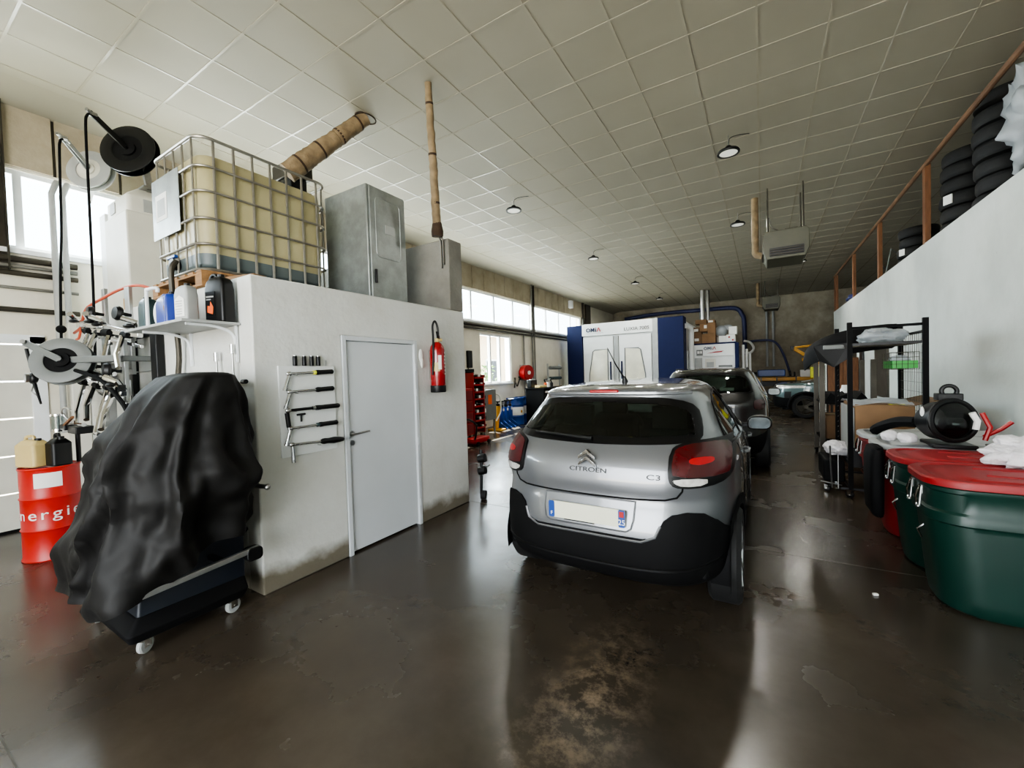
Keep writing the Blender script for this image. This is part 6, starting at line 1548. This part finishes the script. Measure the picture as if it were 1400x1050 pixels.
bin_('red plastic bin with grey lid next to the green bins', 5.02, 5.62, 'bin_red', 'grey_light', 3)
bin_('last red plastic bin with grey lid, beside the garment rack', 5.66, 6.26, 'bin_red', 'grey_light', 4)
misc('hanging_black_pad', 'black padded bag hanging down between the red and green bins', 'bag', MB().loft([[Vector((x, y, z)) for x, y in rr(.82+a, .925-a*.1, 4.86+a, 5.20-a, .04, 4)] for z, a in ((.24, .035), (.28, .01), (.5, .0), (.78, .0), (.86, .015), (.875, .035))]), 'blackm', bevel=.01)
misc('grey_sheet', 'grey plastic sheet spread over the grey-lidded red bins', 'sheet', MB().loft([[Vector((x, y, .897+.012*math.sin(y*9+x*5)+.006*math.sin(x*23))) for x in [1.0+.06*k for k in range(17)]] for y in [5.0+.05*j for j in range(25)]], cap=False, closed=False), 'grey_light')
# clear helmet-like drum unit
hm = thing('black_cleaner_drum', 'round black cleaner unit with a clear front and red lever on the bins', 'cleaner', (1.38, 5.0, .90), world=True)
hc = Vector((1.38, 4.98, 1.13)); ax = Vector((.38, -.92, .10)).normalized()
obj('drum_shell', MB().lathe([(0, .24), (.08, .24), (.13, .22), (.165, .15), (.18, .02), (.185, 0), (.185, -.03), (.165, -.035)], hc, -ax, 48), 'satin_black', hm)
obj('front_ring', MB().torus(hc+ax*.01, .172, .022, ax, 48, 10), 'black', hm)
ff = obj('clear_front', MB().lathe([(0, .06), (.09, .05), (.15, .02), (.165, -.01)], hc+ax*.01, ax, 40), 'car_glass', hm)
obj('inner_cup', MB().lathe([(.02, .04), (.055, .02), (.06, -.12), (0, -.12)], hc+ax*-.02+Vector((.05, 0, -.03)), ax, 24), 'jar_glass', ff)
obj('white_strip', MB().tube([hc+ax*.055+Vector((.085, 0, .07)), hc+ax*.05+Vector((.12, 0, .0)), hc+ax*.05+Vector((.11, 0, -.07))], .022, 8), 'paper', ff)
obj('side_badge', MB().sph(hc+Vector((-.178, .03, .06)), .05, (.25, .8, 1.1)), 'paper', hm)
obj('carry_loop', MB().torus(hc+Vector((.0, .06, .25)), .048, .018, (0, 1, 0), 28, 8).boxb(1.30, 1.46, 5.0, 5.12, 1.30, 1.36), 'black', hm, bevel=.008)
obj('red_lever', MB().tube([hc+ax*.03+Vector((.16, 0, .07)), hc+ax*.04+Vector((.20, 0, -.05)), hc+ax*.04+Vector((.17, 0, -.16))], .018, 8).tube([hc+ax*.03+Vector((.17, 0, -.13)), hc+ax*.03+Vector((.27, 0, -.06)), hc+ax*.03+Vector((.33, 0, 0.0))], .016, 8), 'red', hm)
obj('base_foot', MB().boxb(1.24, 1.52, 4.9, 5.25, .895, .93), 'black', hm, bevel=.01)
obj('trailing_strap', MB().tube(smooth_path([(1.22, 5.25, 1.08), (1.12, 5.4, 1.06), (1.02, 5.55, .99), (1.0, 5.7, .93)]), [.05]*24+[.03], 8), 'blackm', hm)
crumple('white_pouch', 'small white plastic pouch lying left of the black cleaner drum', 'bag', (1.13, 5.12, .945), .075, (1.0, .8, .75), 'bag_white', 5, .2, 2, 24, 16)
crumple('white_pouch', 'second white plastic pouch pressed against the black cleaner drum', 'bag', (1.02, 5.22, .945), .062, (1.0, .8, .8), 'bag_white', 9, .2, 2, 24, 16)
crumple('white_bag', 'crumpled white plastic bag lying on the nearest red lid', 'bag', (1.66, 4.30, .975), .26, (1.15, .8, .42), 'bag_white', 2, .42, 2.8, 90, 60)
misc('flat_cable_tray', 'flat dark strip lying on the bin lids behind the cleaner drum', 'strip', MB().boxb(1.62, 1.95, 5.05, 5.12, .905, .925), 'dark_steel', bevel=.006)
misc('floor_scrap', 'tiny white scrap of paper on the floor before the green bins', 'scrap', MB().box((.66, 3.78, .008), (.03, .02, .012), Matrix.Rotation(.4, 4, 'Z')), 'paper', bevel=.002)

# ------------------------------------------------------------------ black garment-style rack
gr = thing('black_wire_rack', 'tall black metal rack on castors with mesh ends, beside the red bins', 'rack', (1.23, 6.95, 0), world=True)
xa, xb, ya, yb2 = .90, 1.57, 6.42, 7.42
for x, y in ((xa, ya), (xb, ya), (xa, yb2), (xb, yb2)): obj('upright', MB().boxb(x-.024, x+.024, y-.024, y+.024, .10, 2.14), 'blackm', gr)
for y in (ya, yb2): obj('top_rail', MB().boxb(xa, xb, y-.014, y+.014, 2.055, 2.085), 'blackm', gr)
obj('end_rail', MB().boxb(xb-.012, xb+.012, ya, yb2, 1.98, 2.005), 'satin_black', gr)
for y in (ya, yb2): obj('middle_rail', MB().boxb(xa, xb, y-.014, y+.014, 1.855, 1.885), 'satin_black', gr)
obj('bottom_rail', MB().boxb(xa-.1, xb, ya-.012, ya+.012, .10, .125).boxb(xa, xb, yb2-.012, yb2+.012, .10, .125).boxb(xa-.012, xa+.012, ya, yb2, .10, .125).boxb(xb-.012, xb+.012, ya, yb2, .10, .125), 'black', gr)
ms = MB()
for k in range(12): ms.cyl((xb, ya+.08+k*.078, .2), (xb, ya+.08+k*.078, 1.98), .0028, 5)
for k in range(16): ms.cyl((xb, ya, .25+k*.115), (xb, yb2, .25+k*.115), .0028, 5)
obj('mesh_end', ms, 'dark_steel', gr)
sh_ = MB()
for k in range(9): sh_.cyl((xa, ya+k*.125, 1.86), (xb, ya+k*.125, 1.86), .003, 5)
obj('wire_shelf', sh_, 'dark_steel', gr)
ldr = MB()
for k in range(26): ldr.cyl((xa-.0, yb2-.02, .18+k*.072), (xa, yb2-.09, .20+k*.072), .005, 6)
obj('side_rungs', ldr, 'dark_steel', gr)
obj('lower_tray', MB().boxb(xa, xb, ya, yb2, .38, .42).boxb(xa-.02, xb, ya-.01, ya+.01, .42, .62), 'black', gr)
for x, y in ((xa, ya), (xb, ya), (xa, yb2), (xb, yb2)): castor(gr, x, y-.02, .045, .9, 'black', .115)
# basket hooked on the mesh
bs = thing('green_tray_basket', 'wire basket with a bright green tray hooked inside the black rack', 'basket', (1.42, 6.75, 1.56), world=True)
obj('green_tray', MB().boxb(1.31, 1.54, 6.55, 6.95, 1.57, 1.575).boxb(1.31, 1.54, 6.55, 6.556, 1.575, 1.66).boxb(1.31, 1.316, 6.55, 6.95, 1.575, 1.66).boxb(1.31, 1.54, 6.944, 6.95, 1.575, 1.64), 'green', bs, bevel=.002)
wb = MB()
for z in (1.56, 1.62, 1.70, 1.76): wb.tube([(1.30, 6.54, z), (1.55, 6.54, z), (1.55, 6.96, z), (1.30, 6.96, z)], .003, 5, True)
for k in range(6): wb.cyl((1.30+.05*k, 6.54, 1.56), (1.30+.05*k, 6.54, 1.76), .0025, 5)
for k in range(8): wb.cyl((1.30, 6.54+.06*k, 1.56), (1.30, 6.54+.06*k, 1.76), .0025, 5)
obj('wire_frame', wb, 'dark_steel', bs)
obj('basket_filling', MB().sph((1.42, 6.75, 1.68), .1, (1, 1.6, .5)), 'film2', bs)
# carton and sheet on the rack
cb = thing('large_carton', 'large open brown cardboard carton in the black rack', 'box', (1.25, 6.95, .42), world=True)
obj('carton', MB().boxb(.96, 1.50, 6.50, 7.36, .425, 1.14), 'cardboard', cb, bevel=.006)
obj('carton_side', MB().boxb(.925, .955, 6.52, 7.34, .42, 1.10), 'grey_light', cb, bevel=.004)
obj('carton_flap', MB().prism([(1.50, 1.13), (1.74, 1.20), (1.74, 1.21), (1.50, 1.14)], 'y', 6.52, 7.3), 'cardboard2', cb)
obj('yellow_sticker', MB().boxb(1.28, 1.42, 6.52, 6.60, 1.141, 1.146), 'yellow_green', cb, smooth=0)
misc('plastic_film_sheet', 'glossy grey plastic film folded on top of the large carton', 'plastic', MB().loft([[Vector((x, y, 1.155+.02*math.sin(x*11+y*6)+.012*math.sin(y*23)+.03*(7.0-y)*(x-1.2))) for x in [.92+.045*k for k in range(14)]] for y in [6.42+.05*j for j in range(19)]], cap=False, closed=False), 'film2')
crumple('grey_bag', 'grey plastic bundle lying on the upper wire shelf of the black rack', 'plastic', (1.28, 6.95, 1.97), .16, (1.5, 2.2, .7), 'film2', 7, .3)
# dark bumper resting across two racks
bp = thing('black_bumper', 'black plastic car bumper laid over the top of the racks', 'bumper', (.85, 7.6, 1.75), world=True)
rows_ = []
for k in range(25):
    t_ = k/24; a = PI*(.06+.62*t_)
    cx_, cy_ = 1.22, 7.72
    x = cx_-.66*math.cos(a-.15)*1.0; y = cy_-.85*math.sin(a)*.9+.3
    hgt = .30-.10*abs(t_-.5)
    base = 1.98-.20*(1-t_)**2*1.4
    rows_.append([Vector((x, y, base+.14)), Vector((x+.05, y+.05, base+.18)), Vector((x+.09, y+.09, base+.14)), Vector((x+.05, y+.04, base)), Vector((x+.05, y+.05, base-hgt*.45)), Vector((x-.01, y, base-hgt*.6)), Vector((x-.03, y-.03, base))])
obj('bumper_skin', MB().loft(rows_), 'blackm', bp, smooth=50)
obj('lower_lip', MB().loft([[Vector((x, y, z)) for x, y, z in ((.60, 7.1, 1.9), (.98, 6.98, 1.92), (1.02, 7.0, 1.75), (.82, 7.05, 1.60), (.66, 7.1, 1.7))], [Vector((x, y, z)) for x, y, z in ((.60, 7.14, 1.9), (.98, 7.02, 1.92), (1.02, 7.04, 1.75), (.82, 7.09, 1.60), (.66, 7.14, 1.7))]]), 'satin_black', bp, smooth=40)
obj('mesh_insert', MB().boxb(.70, .95, 7.0, 7.02, 1.84, 1.90), 'grey', bp, bevel=.01)
# second rack further back
g2_ = thing('grey_post_rack', 'darker second rack with grey posts standing beyond the black wire rack', 'rack', (1.2, 9.0, 0), world=True)
for x, y in ((.84, 8.6), (1.5, 8.6), (.84, 9.5), (1.5, 9.5)): obj('upright', MB().boxb(x-.035, x+.035, y-.03, y+.03, .1, 1.98 if x < 1 else 1.7), 'dark_steel', g2_)
for z in (.36, .98): obj('shelf', MB().boxb(.84, 1.5, 8.6, 9.5, z, z+.03), 'blackm', g2_)
for x, y in ((.84, 8.6), (1.5, 8.6), (.84, 9.5), (1.5, 9.5)): castor(g2_, x, y, .045, .3, 'black', .115)
t = thing('brown_carton', 'brown carton on the lower shelf of the grey post rack', 'box', (1.14, 8.95, .39), world=True)
obj('carton', MB().boxb(.9, 1.42, 8.65, 9.3, .39, .78), 'cardboard2', t, bevel=.006)
obj('tape_strip', MB().boxb(.9, 1.42, 8.95, 9.0, .78, .783), 'tan', t, smooth=0)
misc('black_part_pile', 'dark plastic car trim heaped on the middle shelf of the grey post rack', 'car part', MB().loft([[Vector((.88+.08*k, y, 1.01+.16*abs(math.sin(k*1.3+i)))) for k in range(8)]+[Vector((.88+.08*k, y, 1.01)) for k in range(7, -1, -1)] for i, y in enumerate((8.65, 8.85, 9.1, 9.35))]), 'blackm', smooth=40)
crumple('rag_bundle', 'dirty white rag bundle on the low tray at the foot of the black rack', 'rag', (.84, 6.95, .52), .12, (1.1, 1.4, .8), 'bag_white', 12, .4)
misc('low_black_tub', 'low black tub under the rags beside the black rack', 'tub', MB().boxb(.66, .885, 6.7, 7.3, .12, .40), 'blackm', bevel=.02)
tt = thing('hand_trolley', 'thin steel hand trolley leaning at the foot of the black rack', 'trolley', (.7, 6.9, 0), world=True)
obj('frame', MB().tube([(.74, 6.62, .06), (.72, 6.62, .60)], .010, 8).tube([(.80, 6.60, .06), (.80, 6.60, .5)], .005, 6).tube([(.62, 6.6, .14), (.84, 6.62, .10)], .006, 6), 'steel', tt)
castor(tt, .70, 6.64, .04, .7, 'black', .10)
